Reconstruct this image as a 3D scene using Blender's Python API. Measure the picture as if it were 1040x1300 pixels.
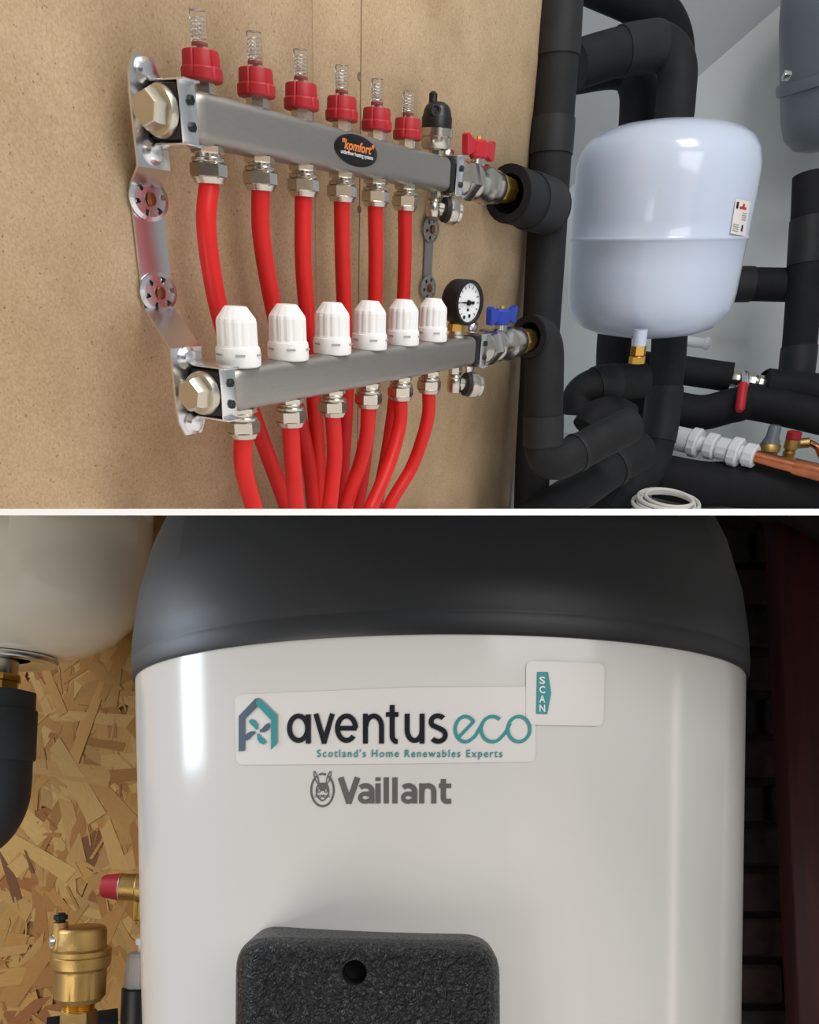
import bpy, bmesh, math, random
from mathutils import Vector, Matrix
random.seed(7)
for o in list(bpy.data.objects): bpy.data.objects.remove(o)
SC = bpy.context.scene
COL = SC.collection

# ------------------------------------------------------------------ camera
F, PX, PY = 1000.0, 520.0, 920.0          # focal length and optical axis, in the 1040x1300 frame
PITCH = 0.0942
CAM = Vector((0, 0, 1.4))
RIGHT = Vector((1, 0, 0)); FWD = Vector((0, math.cos(PITCH), math.sin(PITCH))); UPV = Vector((0, -math.sin(PITCH), math.cos(PITCH)))
cd = bpy.data.cameras.new('camera'); cam = bpy.data.objects.new('camera', cd); COL.objects.link(cam)
cd.sensor_fit = 'VERTICAL'; cd.sensor_height = 36; cd.lens = F / 1300 * 36
cd.shift_y = (PY - 650) / 1300; cd.clip_start = 0.05
cam.matrix_world = Matrix.Translation(CAM) @ Matrix((RIGHT, UPV, -FWD)).transposed().to_4x4()
SC.camera = cam

def ray(x, y): return RIGHT * ((x - PX) / F) + FWD + UPV * ((PY - y) / F)
def W(x, y, d): return CAM + ray(x, y) * d
def proj(p):
    q = p - CAM; d = q.dot(FWD)
    return PX + F * q.dot(RIGHT) / d, PY - F * q.dot(UPV) / d

# ------------------------------------------------------------------ world, lights, exposure
SC.view_settings.view_transform = 'Standard'; SC.view_settings.look = 'None'
SC.view_settings.gamma = 1; SC.view_settings.exposure = 0.0; SC.view_settings.use_curve_mapping = False
wd = bpy.data.worlds.new('world'); SC.world = wd; wd.use_nodes = True
wd.node_tree.nodes['Background'].inputs[0].default_value = (0.9, 0.95, 1.0, 1)
wd.node_tree.nodes['Background'].inputs[1].default_value = 0.36

def area(name, loc, target, sx, sy, power, col):
    l = bpy.data.lights.new(name, 'AREA'); l.shape = 'RECTANGLE'; l.size = sx; l.size_y = sy; l.energy = power; l.color = col
    o = bpy.data.objects.new(name, l); COL.objects.link(o)
    o.matrix_world = Matrix.Translation(loc) @ (target - loc).to_track_quat('-Z', 'Y').to_matrix().to_4x4()
    return o
area('skylight', CAM + RIGHT * 0.75 - FWD * 0.2 + UPV * 1.8, W(300, 330, 0.95), 0.6, 0.6, 20, (1.0, 0.97, 0.93))
area('upper_window', CAM + RIGHT * 0.95 - FWD * 0.7 + UPV * 0.75, W(400, 400, 1.1), 1.1, 0.9, 14, (0.97, 0.98, 1.0))
area('lower_window', CAM + RIGHT * -1.5 + FWD * 0.78 + UPV * 0.30, W(250, 800, 0.8), 0.30, 0.76, 9.0, (0.78, 0.88, 1.0))
area('lower_key', CAM + RIGHT * -1.15 - FWD * 0.55 + UPV * -0.90, W(380, 900, 0.9), 1.0, 1.0, 11, (1.0, 0.97, 0.92))  # added broad key light at the front left, stands for no seen opening
area('lower_door_gap', CAM + RIGHT * 1.5 + FWD * 0.5 + UPV * -0.2, W(700, 1000, 0.8), 0.07, 1.0, 0.9, (1.0, 0.90, 0.80))
area('lower_fill', CAM + RIGHT * 1.1 - FWD * 0.9 + UPV * -0.4, W(760, 1000, 0.75), 0.9, 0.9, 1.7, (1.0, 0.76, 0.56))  # added warm fill for the cylinder's right side, not a fitted lamp

# ------------------------------------------------------------------ upper room frame: X along the pipe wall, Y into it, Z up
OW = W(299, 469, 0.76)
_m = ray(1145, 355); _xv = 435
_yv = PY + ((_xv - PX) * (1145 - PX) + F * F) / (PY - 355)
_u = -(ray(_xv, _yv)); UX = _m.normalized(); UZ = (_u - UX * _u.dot(UX)).normalized(); UN = UX.cross(UZ)
MT = Matrix((UX, -UN, UZ)).transposed().to_4x4(); MT.translation = OW; MTI = MT.inverted()
def A(x, y, b):
    """upper-room point seen at pixel x, y on the plane b metres out from the front of the lower manifold"""
    r = ray(x, y); k = (b + (OW - CAM).dot(UN)) / r.dot(UN)
    return MTI @ (CAM + r * k)
def D(x, y, d): return MTI @ W(x, y, d)
def depth(p): return ((MT @ p) - CAM).dot(FWD)
def sax(p, axis):
    """pixels per metre along axis / across it, at upper-room point p"""
    w = MT @ p; a = (MT.to_3x3() @ axis).normalized(); r = (w - CAM).normalized(); e = a.cross(r).normalized()
    def s(v):
        q0 = proj(w); q1 = proj(w + v * 1e-4); return math.hypot(q1[0] - q0[0], q1[1] - q0[1]) / 1e-4
    return s(a), s(e)

# ------------------------------------------------------------------ materials
def lin(c):
    r = []
    for v in c:
        v /= 255.0; r.append(v / 12.92 if v <= 0.04045 else ((v + 0.055) / 1.055) ** 2.4)
    return (*r, 1)
def mat(name, col, rough=0.5, metal=0.0, bump=0, bscale=60, spec=0.5, var=0, vscale=20, trans=0, ior=1.45, coat=0, aniso=None, dirt=None):
    m = bpy.data.materials.new(name); m.use_nodes = True; nt = m.node_tree; b = nt.nodes['Principled BSDF']
    b.inputs['Base Color'].default_value = lin(col); b.inputs['Roughness'].default_value = rough; b.inputs['Metallic'].default_value = metal
    b.inputs['Specular IOR Level'].default_value = spec; b.inputs['Transmission Weight'].default_value = trans; b.inputs['IOR'].default_value = ior
    b.inputs['Coat Weight'].default_value = coat
    tc = nt.nodes.new('ShaderNodeTexCoord')
    if var or dirt:
        n = nt.nodes.new('ShaderNodeTexNoise'); n.inputs['Scale'].default_value = vscale; n.inputs['Detail'].default_value = 6
        if aniso:
            mp = nt.nodes.new('ShaderNodeMapping'); mp.inputs['Scale'].default_value = aniso; nt.links.new(tc.outputs['Object'], mp.inputs[0]); nt.links.new(mp.outputs[0], n.inputs['Vector'])
        else: nt.links.new(tc.outputs['Object'], n.inputs['Vector'])
        r = nt.nodes.new('ShaderNodeValToRGB'); c = lin(col); d = lin(dirt) if dirt else c
        r.color_ramp.elements[0].position = 0.3; r.color_ramp.elements[1].position = 0.7
        r.color_ramp.elements[0].color = (*[x * (1 - var) for x in c[:3]], 1); r.color_ramp.elements[1].color = (*[min(1, x * (1 + var)) for x in d[:3]], 1)
        nt.links.new(n.outputs['Fac'], r.inputs[0]); nt.links.new(r.outputs[0], b.inputs['Base Color'])
    if bump:
        n = nt.nodes.new('ShaderNodeTexNoise'); n.inputs['Scale'].default_value = bscale; n.inputs['Detail'].default_value = 4
        nt.links.new(tc.outputs['Object'], n.inputs['Vector'])
        bp = nt.nodes.new('ShaderNodeBump'); bp.inputs['Strength'].default_value = bump; bp.inputs['Distance'].default_value = 0.002
        nt.links.new(n.outputs['Fac'], bp.inputs['Height']); nt.links.new(bp.outputs[0], b.inputs['Normal'])
    return m
def chip_mat():
    m = mat('chipboard', (206, 176, 136), 0.85, spec=0.15); nt = m.node_tree; b = nt.nodes['Principled BSDF']
    tc = nt.nodes.new('ShaderNodeTexCoord')
    def noise(sc, det, p0, c0, p1, c1):
        n = nt.nodes.new('ShaderNodeTexNoise'); n.inputs['Scale'].default_value = sc; n.inputs['Detail'].default_value = det
        nt.links.new(tc.outputs['Object'], n.inputs['Vector'])
        r = nt.nodes.new('ShaderNodeValToRGB'); e = r.color_ramp.elements
        e[0].position = p0; e[0].color = c0; e[1].position = p1; e[1].color = c1
        nt.links.new(n.outputs['Fac'], r.inputs[0]); return n, r
    n1, r1 = noise(420, 5, 0.35, lin((212, 183, 146)), 0.65, lin((227, 203, 168)))
    n2, r2 = noise(300, 2, 0.24, lin((150, 116, 84)), 0.33, (1, 1, 1, 1))
    n3, r3 = noise(9, 4, 0.3, lin((226, 222, 216)), 0.7, (1, 1, 1, 1))
    mx = nt.nodes.new('ShaderNodeMix'); mx.data_type = 'RGBA'; mx.blend_type = 'MULTIPLY'; mx.inputs[0].default_value = 0.7
    nt.links.new(r1.outputs[0], mx.inputs[6]); nt.links.new(r2.outputs[0], mx.inputs[7])
    mx2 = nt.nodes.new('ShaderNodeMix'); mx2.data_type = 'RGBA'; mx2.blend_type = 'MULTIPLY'; mx2.inputs[0].default_value = 1
    nt.links.new(mx.outputs[2], mx2.inputs[6]); nt.links.new(r3.outputs[0], mx2.inputs[7])
    nt.links.new(mx2.outputs[2], b.inputs['Base Color'])
    bp = nt.nodes.new('ShaderNodeBump'); bp.inputs['Strength'].default_value = 0.25; bp.inputs['Distance'].default_value = 0.001
    nt.links.new(n1.outputs['Fac'], bp.inputs['Height']); nt.links.new(bp.outputs[0], b.inputs['Normal'])
    return m
M = dict(
    chip=chip_mat(),
    chip_edge=mat('board_edge', (150, 122, 90), 0.9, var=0.2, vscale=120),
    white_wall=mat('white_wall', (206, 210, 208), 0.8, bump=0.1, bscale=90, spec=0.2),
    ceiling=mat('ceiling_paint', (196, 200, 202), 0.85, spec=0.2),
    floor=mat('floor_screed', (170, 172, 172), 0.7, var=0.1),
    divider=mat('white_gloss', (255, 255, 255), 0.6, spec=0.2),
    steel=mat('brushed_steel', (160, 157, 152), 0.45, 0.85, var=0.03, vscale=300, aniso=(0.3, 1, 1)),
    chrome=mat('zinc_plate', (232, 233, 236), 0.26, 1.0, bump=0.04, bscale=40),
    nickel=mat('nickel', (206, 200, 188), 0.24, 1.0, bump=0.05, bscale=120),
    plug=mat('plug_nickel', (206, 200, 184), 0.32, 1.0, bump=0.05, bscale=60),
    brass=mat('brass', (222, 176, 88), 0.32, 1.0, bump=0.06, bscale=150),
    brass_cast=mat('cast_brass', (196, 160, 98), 0.38, 1.0, bump=0.25, bscale=900),
    copper=mat('copper', (205, 128, 92), 0.25, 1.0, var=0.15, vscale=30),
    black_rubber=mat('black_rubber', (26, 26, 27), 0.55, bump=0.05),
    black_plastic=mat('black_plastic', (22, 22, 24), 0.4, bump=0.03),
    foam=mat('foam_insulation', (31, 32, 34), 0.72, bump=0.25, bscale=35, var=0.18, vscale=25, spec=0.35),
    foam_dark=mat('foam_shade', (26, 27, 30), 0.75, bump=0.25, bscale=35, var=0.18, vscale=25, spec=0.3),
    foam_lit=mat('lit_foam', (56, 60, 65), 0.6, bump=0.2, bscale=35, var=0.12, vscale=25, spec=0.4),  # black foam with the window light put into a paler base colour
    tape=mat('foam_tape', (36, 37, 39), 0.6, bump=0.2, bscale=25, var=0.15, vscale=30, spec=0.4),
    red_pipe=mat('red_pipe', (214, 34, 30), 0.42, var=0.06, vscale=40, spec=0.4),
    red_plastic=mat('red_plastic', (172, 32, 40), 0.45, bump=0.04, spec=0.45),
    red_handle=mat('red_handle', (188, 34, 48), 0.5),
    blue_handle=mat('blue_handle', (36, 66, 168), 0.45),
    white_plastic=mat('white_plastic', (244, 243, 240), 0.45),
    pipe_white=mat('pipe_white', (226, 230, 232), 0.5),
    glass=mat('sight_glass', (244, 242, 236), 0.05, trans=0.93, ior=1.3),
    slot=mat('slot_grey', (168, 168, 166), 0.6),
    dial=mat('dial_white', (236, 238, 240), 0.4),
    ink=mat('black_ink', (16, 16, 26), 0.6), ink_red=mat('red_ink', (200, 40, 60), 0.6), ink_white=mat('white_ink', (240, 240, 240), 0.6),
    ink_orange=mat('orange_ink', (226, 128, 62), 0.5), ink_teal=mat('teal_ink', (60, 150, 152), 0.5), ink_navy=mat('navy_ink', (3, 6, 22), 0.6),
    ink_grey=mat('grey_ink', (104, 98, 96), 0.5), ink_slate=mat('slate_ink', (82, 98, 116), 0.5),
    badge=mat('badge_black', (10, 10, 11), 0.3, spec=0.4),
    vessel=mat('vessel_enamel', (200, 212, 232), 0.2, bump=0.03, bscale=50, coat=0.4),
    vessel_grey=mat('grey_enamel', (104, 112, 120), 0.35),
    cream=mat('cream_enamel', (236, 228, 210), 0.18, bump=0.06, bscale=55, coat=0.4),
    tank=mat('tank_white', (226, 222, 216), 0.15, bump=0.02, bscale=5),
    lid=mat('lid_black', (15, 16, 19), 0.47, var=0.15, vscale=8, bump=0.04, bscale=80, spec=0.75, dirt=(24, 26, 30)),
    sticker=mat('sticker_white', (236, 230, 224), 0.32),
    cable=mat('white_cable', (225, 222, 214), 0.5),
    clear=mat('clear_plastic', (225, 226, 226), 0.25, trans=0.6, ior=1.4),
    brick=mat('dark_brick', (62, 44, 38), 0.9, bump=0.6, bscale=40, var=0.4, vscale=30),
    brick2=mat('dark_stone', (48, 44, 42), 0.9, bump=0.6, bscale=40, var=0.4, vscale=30),
    mortar=mat('old_mortar', (70, 62, 54), 0.95, bump=0.6, bscale=60, var=0.4, vscale=40),
    timber=mat('dark_red_timber', (70, 26, 24), 0.6, var=0.3, vscale=12, aniso=(6, 6, 0.6)),
    timber2=mat('dark_timber', (44, 34, 32), 0.7, var=0.3, vscale=12, aniso=(6, 6, 0.6)),
    pencil=mat('pencil', (128, 106, 84), 0.9), screw=mat('bronze_screw', (150, 88, 62), 0.35, 0.9),
)

# ------------------------------------------------------------------ mesh helpers
WM = {}          # world matrix of every object, for clipping
def basis(axis, ref=None):
    z = Vector(axis).normalized(); r = Vector(ref) if ref is not None else (Vector((1, 0, 0)) if abs(z.x) < 0.9 else Vector((0, 1, 0)))
    x = (r - z * r.dot(z)).normalized(); return x, z.cross(x), z
class MB:
    def __init__(s): s.v = []; s.f = []
    def add(s, vs, fs):
        n = len(s.v); s.v += [Vector(p) for p in vs]; s.f += [tuple(i + n for i in f) for f in fs]; return s
    def lathe(s, prof, org=(0, 0, 0), axis=(0, 0, 1), seg=32, ref=None, phase=0, sx=1, sy=1, mod=None, cap=True):
        x, y, z = basis(axis, ref); org = Vector(org); vs = []; fs = []
        for j, (r, t) in enumerate(prof):
            for i in range(seg):
                a = phase + 2 * math.pi * i / seg; rr = r * (mod(i, j) if mod else 1)
                vs.append(org + z * t + x * (rr * sx * math.cos(a)) + y * (rr * sy * math.sin(a)))
        for j in range(len(prof) - 1):
            for i in range(seg):
                k = (i + 1) % seg; fs.append((j * seg + i, j * seg + k, (j + 1) * seg + k, (j + 1) * seg + i))
        if cap:
            fs.append(tuple(range(seg))[::-1]); n = (len(prof) - 1) * seg; fs.append(tuple(range(n, n + seg)))
        return s.add(vs, fs)
    def tube(s, pts, r, seg=16, cap=True, ref=None):
        pts = [Vector(p) for p in pts]; n = len(pts); rs = r if isinstance(r, (list, tuple)) else [r] * n
        tan = [(pts[min(i + 1, n - 1)] - pts[max(i - 1, 0)]).normalized() for i in range(n)]
        x = basis(tan[0], ref)[0]; vs = []; fs = []
        for i in range(n):
            x = (x - tan[i] * x.dot(tan[i])).normalized(); y = tan[i].cross(x)
            for k in range(seg):
                a = 2 * math.pi * k / seg; vs.append(pts[i] + x * (rs[i] * math.cos(a)) + y * (rs[i] * math.sin(a)))
        for i in range(n - 1):
            for k in range(seg):
                q = (k + 1) % seg; fs.append((i * seg + k, i * seg + q, (i + 1) * seg + q, (i + 1) * seg + k))
        if cap:
            fs.append(tuple(range(seg))[::-1]); fs.append(tuple(range((n - 1) * seg, n * seg)))
        return s.add(vs, fs)
    def box(s, c, size, bev=0, mtx=None, segs=2):
        bm = bmesh.new(); bmesh.ops.create_cube(bm, size=1)
        for v in bm.verts: v.co = Vector((v.co.x * size[0], v.co.y * size[1], v.co.z * size[2]))
        if bev: bmesh.ops.bevel(bm, geom=bm.edges[:], offset=bev, segments=segs, affect='EDGES', profile=0.5)
        c = Vector(c)
        vs = [(mtx @ v.co if mtx else v.co) + c for v in bm.verts]; bm.verts.index_update()
        fs = [tuple(v.index for v in f.verts) for f in bm.faces]; bm.free(); return s.add(vs, fs)
    def prism(s, poly, d0, d1):
        """poly: list of points; extruded from +d0 to +d1 (vectors)"""
        n = len(poly); vs = [Vector(p) + d0 for p in poly] + [Vector(p) + d1 for p in poly]
        fs = [tuple(range(n))[::-1], tuple(range(n, 2 * n))] + [(i, (i + 1) % n, n + (i + 1) % n, n + i) for i in range(n)]
        return s.add(vs, fs)
    def loft(s, loops, cap=True):
        n = len(loops[0]); vs = [p for l in loops for p in l]; fs = []
        for j in range(len(loops) - 1):
            for i in range(n):
                k = (i + 1) % n; fs.append((j * n + i, j * n + k, (j + 1) * n + k, (j + 1) * n + i))
        if cap: fs.append(tuple(range(n))[::-1]); fs.append(tuple(range((len(loops) - 1) * n, len(loops) * n)))
        return s.add(vs, fs)
    def build(s, name, material, parent=None, org=None, base=None, ang=38, smooth=True, fixn=True):
        """org: point subtracted from every vertex; base: matrix for an object without parent"""
        me = bpy.data.meshes.new(name); o0 = Vector(org) if org is not None else Vector()
        me.from_pydata([tuple(p - o0) for p in s.v], [], s.f)
        if fixn:
            bm = bmesh.new(); bm.from_mesh(me); bmesh.ops.recalc_face_normals(bm, faces=bm.faces[:]); bm.to_mesh(me); bm.free()
        if smooth: me.shade_smooth(); me.set_sharp_from_angle(angle=math.radians(ang))
        me.materials.append(M[material] if isinstance(material, str) else material)
        return link(name, me, parent, base)
def link(name, me, parent=None, base=None):
    o = bpy.data.objects.new(name, me); COL.objects.link(o)
    if parent: o.parent = parent; WM[o.name] = WM[parent.name]
    else:
        b = base if base is not None else Matrix.Identity(4); o.matrix_world = b; WM[o.name] = b
    return o
def tag(o, label=None, cat=None, group=None, kind=None):
    if label: o['label'] = label
    if cat: o['category'] = cat
    if group: o['group'] = group
    if kind: o['kind'] = kind
    return o
def thing(name, label, cat, mtx, group=None):
    o = bpy.data.objects.new(name, None); COL.objects.link(o); o.empty_display_size = 0.02
    o.matrix_world = mtx; WM[o.name] = mtx; return tag(o, label, cat, group)
def tthing(name, label, cat, p, group=None): return thing(name, label, cat, MT @ Matrix.Translation(p), group)
def wthing(name, label, cat, p, group=None): return thing(name, label, cat, Matrix.Translation(p), group)
def kids(o): return [c for c in bpy.data.objects if c.parent == o]
def dup(root, mtx, label, cat=None, parent=None):
    c = root.copy(); COL.objects.link(c)
    if parent: c.parent = parent; WM[c.name] = WM[parent.name]
    else: c.matrix_world = mtx; WM[c.name] = mtx; c['label'] = label
    for k in kids(root): dup(k, None, None, parent=c)
    return c
def spline(pts, n=8):
    pts = [Vector(p) for p in pts]; out = []
    P = [pts[0] * 2 - pts[1]] + pts + [pts[-1] * 2 - pts[-2]]
    for i in range(1, len(P) - 2):
        for k in range(n):
            t = k / n; a, b, c, d = P[i - 1], P[i], P[i + 1], P[i + 2]
            out.append(0.5 * ((2 * b) + (c - a) * t + (2 * a - 5 * b + 4 * c - d) * t * t + (3 * b - a - 3 * c + d) * t ** 3))
    out.append(pts[-1]); return out
# divider plane: everything of the upper view lies above it, everything of the lower view below
DIVN = RIGHT.cross(ray(520, 650)).normalized(); DIVT = 0.0036
def clip(o, above):
    me = o.data; inv = WM[o.name].inverted(); nw = DIVN if above else -DIVN
    p = inv @ (CAM + nw * (DIVT * 0.45)); n = (WM[o.name].to_3x3().inverted() @ nw)
    bm = bmesh.new(); bm.from_mesh(me)
    r = bmesh.ops.bisect_plane(bm, geom=bm.verts[:] + bm.edges[:] + bm.faces[:], plane_co=p, plane_no=n, clear_inner=True)
    ed = [e for e in r['geom_cut'] if isinstance(e, bmesh.types.BMEdge) and e.is_valid and e.is_boundary]
    if ed:
        try: bmesh.ops.holes_fill(bm, edges=ed, sides=0)
        except Exception: pass
    bm.to_mesh(me); bm.free(); return o
def text_mesh(s, bold=0, space=1.0):
    """glyph geometry from the built-in font: returns verts (x, y), faces, width; height of a capital is about 0.7"""
    c = bpy.data.curves.new('text', 'FONT'); c.body = s; c.offset = bold; c.space_character = space; c.resolution_u = 3; c.size = 1
    o = bpy.data.objects.new('text', c); COL.objects.link(o)
    me = bpy.data.meshes.new_from_object(o.evaluated_get(bpy.context.evaluated_depsgraph_get()))
    vs = [(v.co.x, v.co.y) for v in me.vertices]; fs = [tuple(p.vertices) for p in me.polygons]
    bpy.data.objects.remove(o); bpy.data.curves.remove(c); bpy.data.meshes.remove(me)
    x0 = min(v[0] for v in vs); x1 = max(v[0] for v in vs)
    return [((x - x0) / (x1 - x0), y) for x, y in vs], fs

# ================================================================== UPPER VIEW
# ---- structure: white divider, boards, back wall, sloping ceiling, floor
d0, d1 = 0.44, 2.75; r0 = ray(520, 650)
mb = MB(); hw = lambda d: 0.53 * d + 0.06; th = DIVN * (DIVT / 2)
mb.loft([[CAM + r0 * d - RIGHT * hw(d) + th, CAM + r0 * d + RIGHT * 2.2 + th, CAM + r0 * d + RIGHT * 2.2 - th, CAM + r0 * d - RIGHT * hw(d) - th] for d in (d0 + 0.022, d1)] , cap=False)
nf = len(mb.v); e_ = CAM + r0 * d0 - th
mb.v += [e_ - RIGHT * hw(d0), e_ + RIGHT * 2.2]; mb.f += [(0, 1, nf + 1, nf), (nf, nf + 1, 2, 3), (1, 2, nf + 1), (0, nf, 3), (4, 5, 6, 7)]
tag(mb.build('trim_1', 'divider', smooth=False), 'thin white strip dividing the upper view from the lower view', 'divider', kind='structure')

BW = -0.125                                 # the board face
wl = bpy.data.objects.new('wall_left', None); COL.objects.link(wl); wl.matrix_world = MT; WM[wl.name] = MT
tag(wl, 'tan chipboard wall carrying both manifolds', 'wall', kind='structure')
xs = A(401, 300, BW).x; xe = A(672, 400, BW).x
for x0, x1 in ((-0.75, xs - 0.0006), (xs + 0.0006, xe)):
    b = MB().box(((x0 + x1) / 2, -BW + 0.009, 0.1), (x1 - x0, 0.018, 1.7), 0.0006, segs=1).build('panel', 'chip', wl); clip(b, True)
clip(MB().box((xe / 2 - 0.385, -BW + 0.03, 0.1), (xe + 0.73, 0.02, 1.7)).build('backing', 'chip_edge', wl), True)
clip(MB().box((xe + 0.012, -BW + 0.02, 0.1), (0.022, 0.05, 1.7), 0.003).build('edge_strip', 'ceiling', wl), True)
pl = A(456, 300, BW).x
clip(MB().box((pl, -BW - 0.0002, 0.1), (0.0016, 0.0006, 1.6)).build('pencil_line', 'pencil', wl), True)
for (nx, ny) in ((456, 97), (456, 266), (512, 357)):
    p = A(nx, ny, BW); MB().lathe([(0.0045, 0), (0.004, 0.001), (0.002, 0.0003)], p, (0, -1, 0), 12, sx=1.0).build('nail_head', 'pencil', wl)

AW = 2.35                                   # back wall
def struct(mbx, name, m, label, kindcat, cl=True):
    o = mbx.build(name, m, base=MT, smooth=False); tag(o, label, kindcat, kind='structure')
    if cl: clip(o, True)
    return o
struct(MB().box((AW + 0.02, -0.9, 0.3), (0.04, 3.0, 3.2)), 'wall_back', 'white_wall', 'white painted wall behind the blue-white expansion vessel', 'wall')
def onwall(x, y):                           # pixel -> back wall plane
    r = MTI.to_3x3() @ ray(x, y); c = MTI @ CAM; k = (AW - c.x) / r.x; return c + r * k
q0, q1 = onwall(1010, -10), onwall(888, 96); dq = (q1 - q0)
e0, e1 = q0 - dq * 1.5, q1 + dq * 1.9
back = Vector((-0.75, 0, 0.75)); nrm = dq.cross(back).normalized() * 0.03
struct(MB().prism([e0, e1, e1 + back, e0 + back], Vector((0, 0, 0)), nrm if nrm.z > 0 else -nrm), 'ceiling', 'ceiling', 'pale grey sloping ceiling above the black pipes', 'ceiling')
fl = onwall(900, 575).z
struct(MB().box((AW - 0.5, -0.9, fl - 0.02), (1.2, 3.0, 0.04)), 'floor', 'floor', 'grey floor below the black pipes', 'floor')

# ---- manifolds
BD, BH = 0.036, 0.0405                      # bar depth and height
def rrect(x, yc, zc, w, h, r, n=5):
    pts = []
    for cx, cz, a0 in ((w / 2 - r, h / 2 - r, 0), (-w / 2 + r, h / 2 - r, 90), (-w / 2 + r, -h / 2 + r, 180), (w / 2 - r, -h / 2 + r, 270)):
        for i in range(n + 1):
            a = math.radians(a0 + 90 * i / n); pts.append(Vector((x, yc + cx + r * math.cos(a), zc + cz + r * math.sin(a))))
    return pts
def manifold(p0, length, ports, label, dupfit, badge=False):
    """p0: front top left edge of the bar; local frame = upper room"""
    t = tthing('manifold', label, 'manifold', p0, 'underfloor heating manifolds')
    mb = MB(); yc = BD / 2; zc = -BH / 2; L = length
    mb.loft([rrect(x, yc, zc, BD - 2 * i, BH - 2 * i, 0.0095 - i * 0.5) for x, i in ((0, 0.009), (0.002, 0.0045), (0.007, 0.0014), (0.015, 0), (L - 0.010, 0), (L - 0.005, 0.0005), (L - 0.0012, 0.0025), (L, 0.006))])
    mb.build('bar', 'steel', t)
    # left end: rubber pad, hex plug, clip tab with two bolts
    MB().box((-0.013, yc, zc), (0.020, BD * 0.98, BH * 1.02), 0.003).build('rubber_pad', 'black_rubber', t)
    pg = MB(); pr = 0.0195
    pg.lathe([(pr * 0.9, 0.0), (pr, 0.002), (pr, 0.006), (pr * 0.94, 0.009), (pr * 0.8, 0.0095)], (-0.023, yc, zc), (-1, 0, 0), 36)
    pg.build('end_plug', 'plug', t)
    MB().lathe([(pr * 0.80, 0.008), (pr * 0.80, 0.019), (pr * 0.68, 0.024)], (-0.023, yc, zc), (-1, 0, 0), 6, phase=0.3).build('plug_hexagon', 'plug', t)
    cl = MB(); cl.box((-0.012, -0.001, zc), (0.021, 0.002, BH * 1.16), 0.0006)
    cl.box((-0.012, yc - 0.002, zc + BH * 0.57), (0.021, BD + 0.012, 0.0018), 0.0006); cl.box((-0.012, yc - 0.002, zc - BH * 0.57), (0.021, BD + 0.012, 0.0018), 0.0006)
    c = cl.build('clip', 'chrome', t)
    for s in (-1, 1): MB().lathe([(0.0042, 0), (0.0042, 0.003), (0.003, 0.004)], (-0.010, -0.0015, zc + s * BH * 0.24), (0, -1, 0), 6).build('bolt', 'black_plastic', c)
    # right end: rubber pad and clip tab
    MB().box((L + 0.006, yc, zc), (0.014, BD * 0.98, BH * 1.02), 0.003).build('rubber_pad', 'black_rubber', t)
    cl = MB(); cl.box((L + 0.022, -0.001, zc), (0.022, 0.002, BH * 1.16), 0.0006); cl.box((L + 0.022, yc - 0.002, zc + BH * 0.57), (0.022, BD + 0.012, 0.0018), 0.0006)
    cl.box((L + 0.022, yc - 0.002, zc - BH * 0.57), (0.022, BD + 0.012, 0.0018), 0.0006)
    c = cl.build('clip', 'chrome', t)
    for s in (-1, 1): MB().lathe([(0.0042, 0), (0.0042, 0.003), (0.003, 0.004)], (L + 0.024, -0.0015, zc + s * BH * 0.24), (0, -1, 0), 6).build('bolt', 'black_plastic', c)
    # compression fittings under every port
    for x in ports:
        fx = Vector((x, yc, -BH))
        if dupfit:
            o = dup(dupfit[0], None, None, parent=t); o.location = fx
        else:
            fm = MB(); s = 0.001
            fm.lathe([(0.0160, 0.001), (0.0160, -0.0035), (0.0150, -0.0048)], (0, 0, 0), (0, 0, 1), 6, phase=0.35)
            fm.lathe([(0.0120, -0.004), (0.0120, -0.0095)], (0, 0, 0), (0, 0, 1), 24)
            fm.lathe([(0.0150, -0.0075), (0.0158, -0.0085), (0.0158, -0.0105), (0.0150, -0.0115)], (0, 0, 0), (0, 0, 1), 24)
            o = fm.build('fitting', 'nickel', t, ang=30); o.location = fx
            nm = MB().lathe([(0.0160, -0.0115), (0.0178, -0.0128), (0.0178, -0.0225), (0.0160, -0.0245)], (0, 0, 0), (0, 0, 1), 6, phase=0.2)
            nm.lathe([(0.0162, -0.0235), (0.0140, -0.0285), (0.0105, -0.0290)], (0, 0, 0), (0, 0, 1), 24)
            nm.build('nut', 'nickel', o, ang=30); dupfit = [o]
    return t, dupfit
UP0 = Vector(((A(251, 111.6, -0.06)).x - 0.004, 0.06, A(300, 125, -0.06).z))
LP0 = Vector((-0.002, 0, 0))
up_px = [(257, 104), (326, 126), (383, 144), (434, 158.5), (478, 171), (517, 182)]
ua = [A(x, y, -0.06 - BD / 2).x for x, y in up_px]
lo_px = [(303, 457), (366, 449), (422, 442), (469, 435), (511, 430), (548, 425)]
la = [A(x, y, -BD / 2).x for x, y in lo_px]
UL = A(573, 200, -0.06).x + 0.006 - UP0.x; LL = A(606, 424, 0).x + 0.004 - LP0.x
man_u, fit = manifold(UP0, UL, [a - UP0.x for a in ua], 'upper brushed steel manifold bar with oval black badge and red-capped gauges', None)
man_l, fit = manifold(LP0, LL, [a - LP0.x for a in la], 'lower brushed steel manifold bar under the row of white caps', fit)

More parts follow.
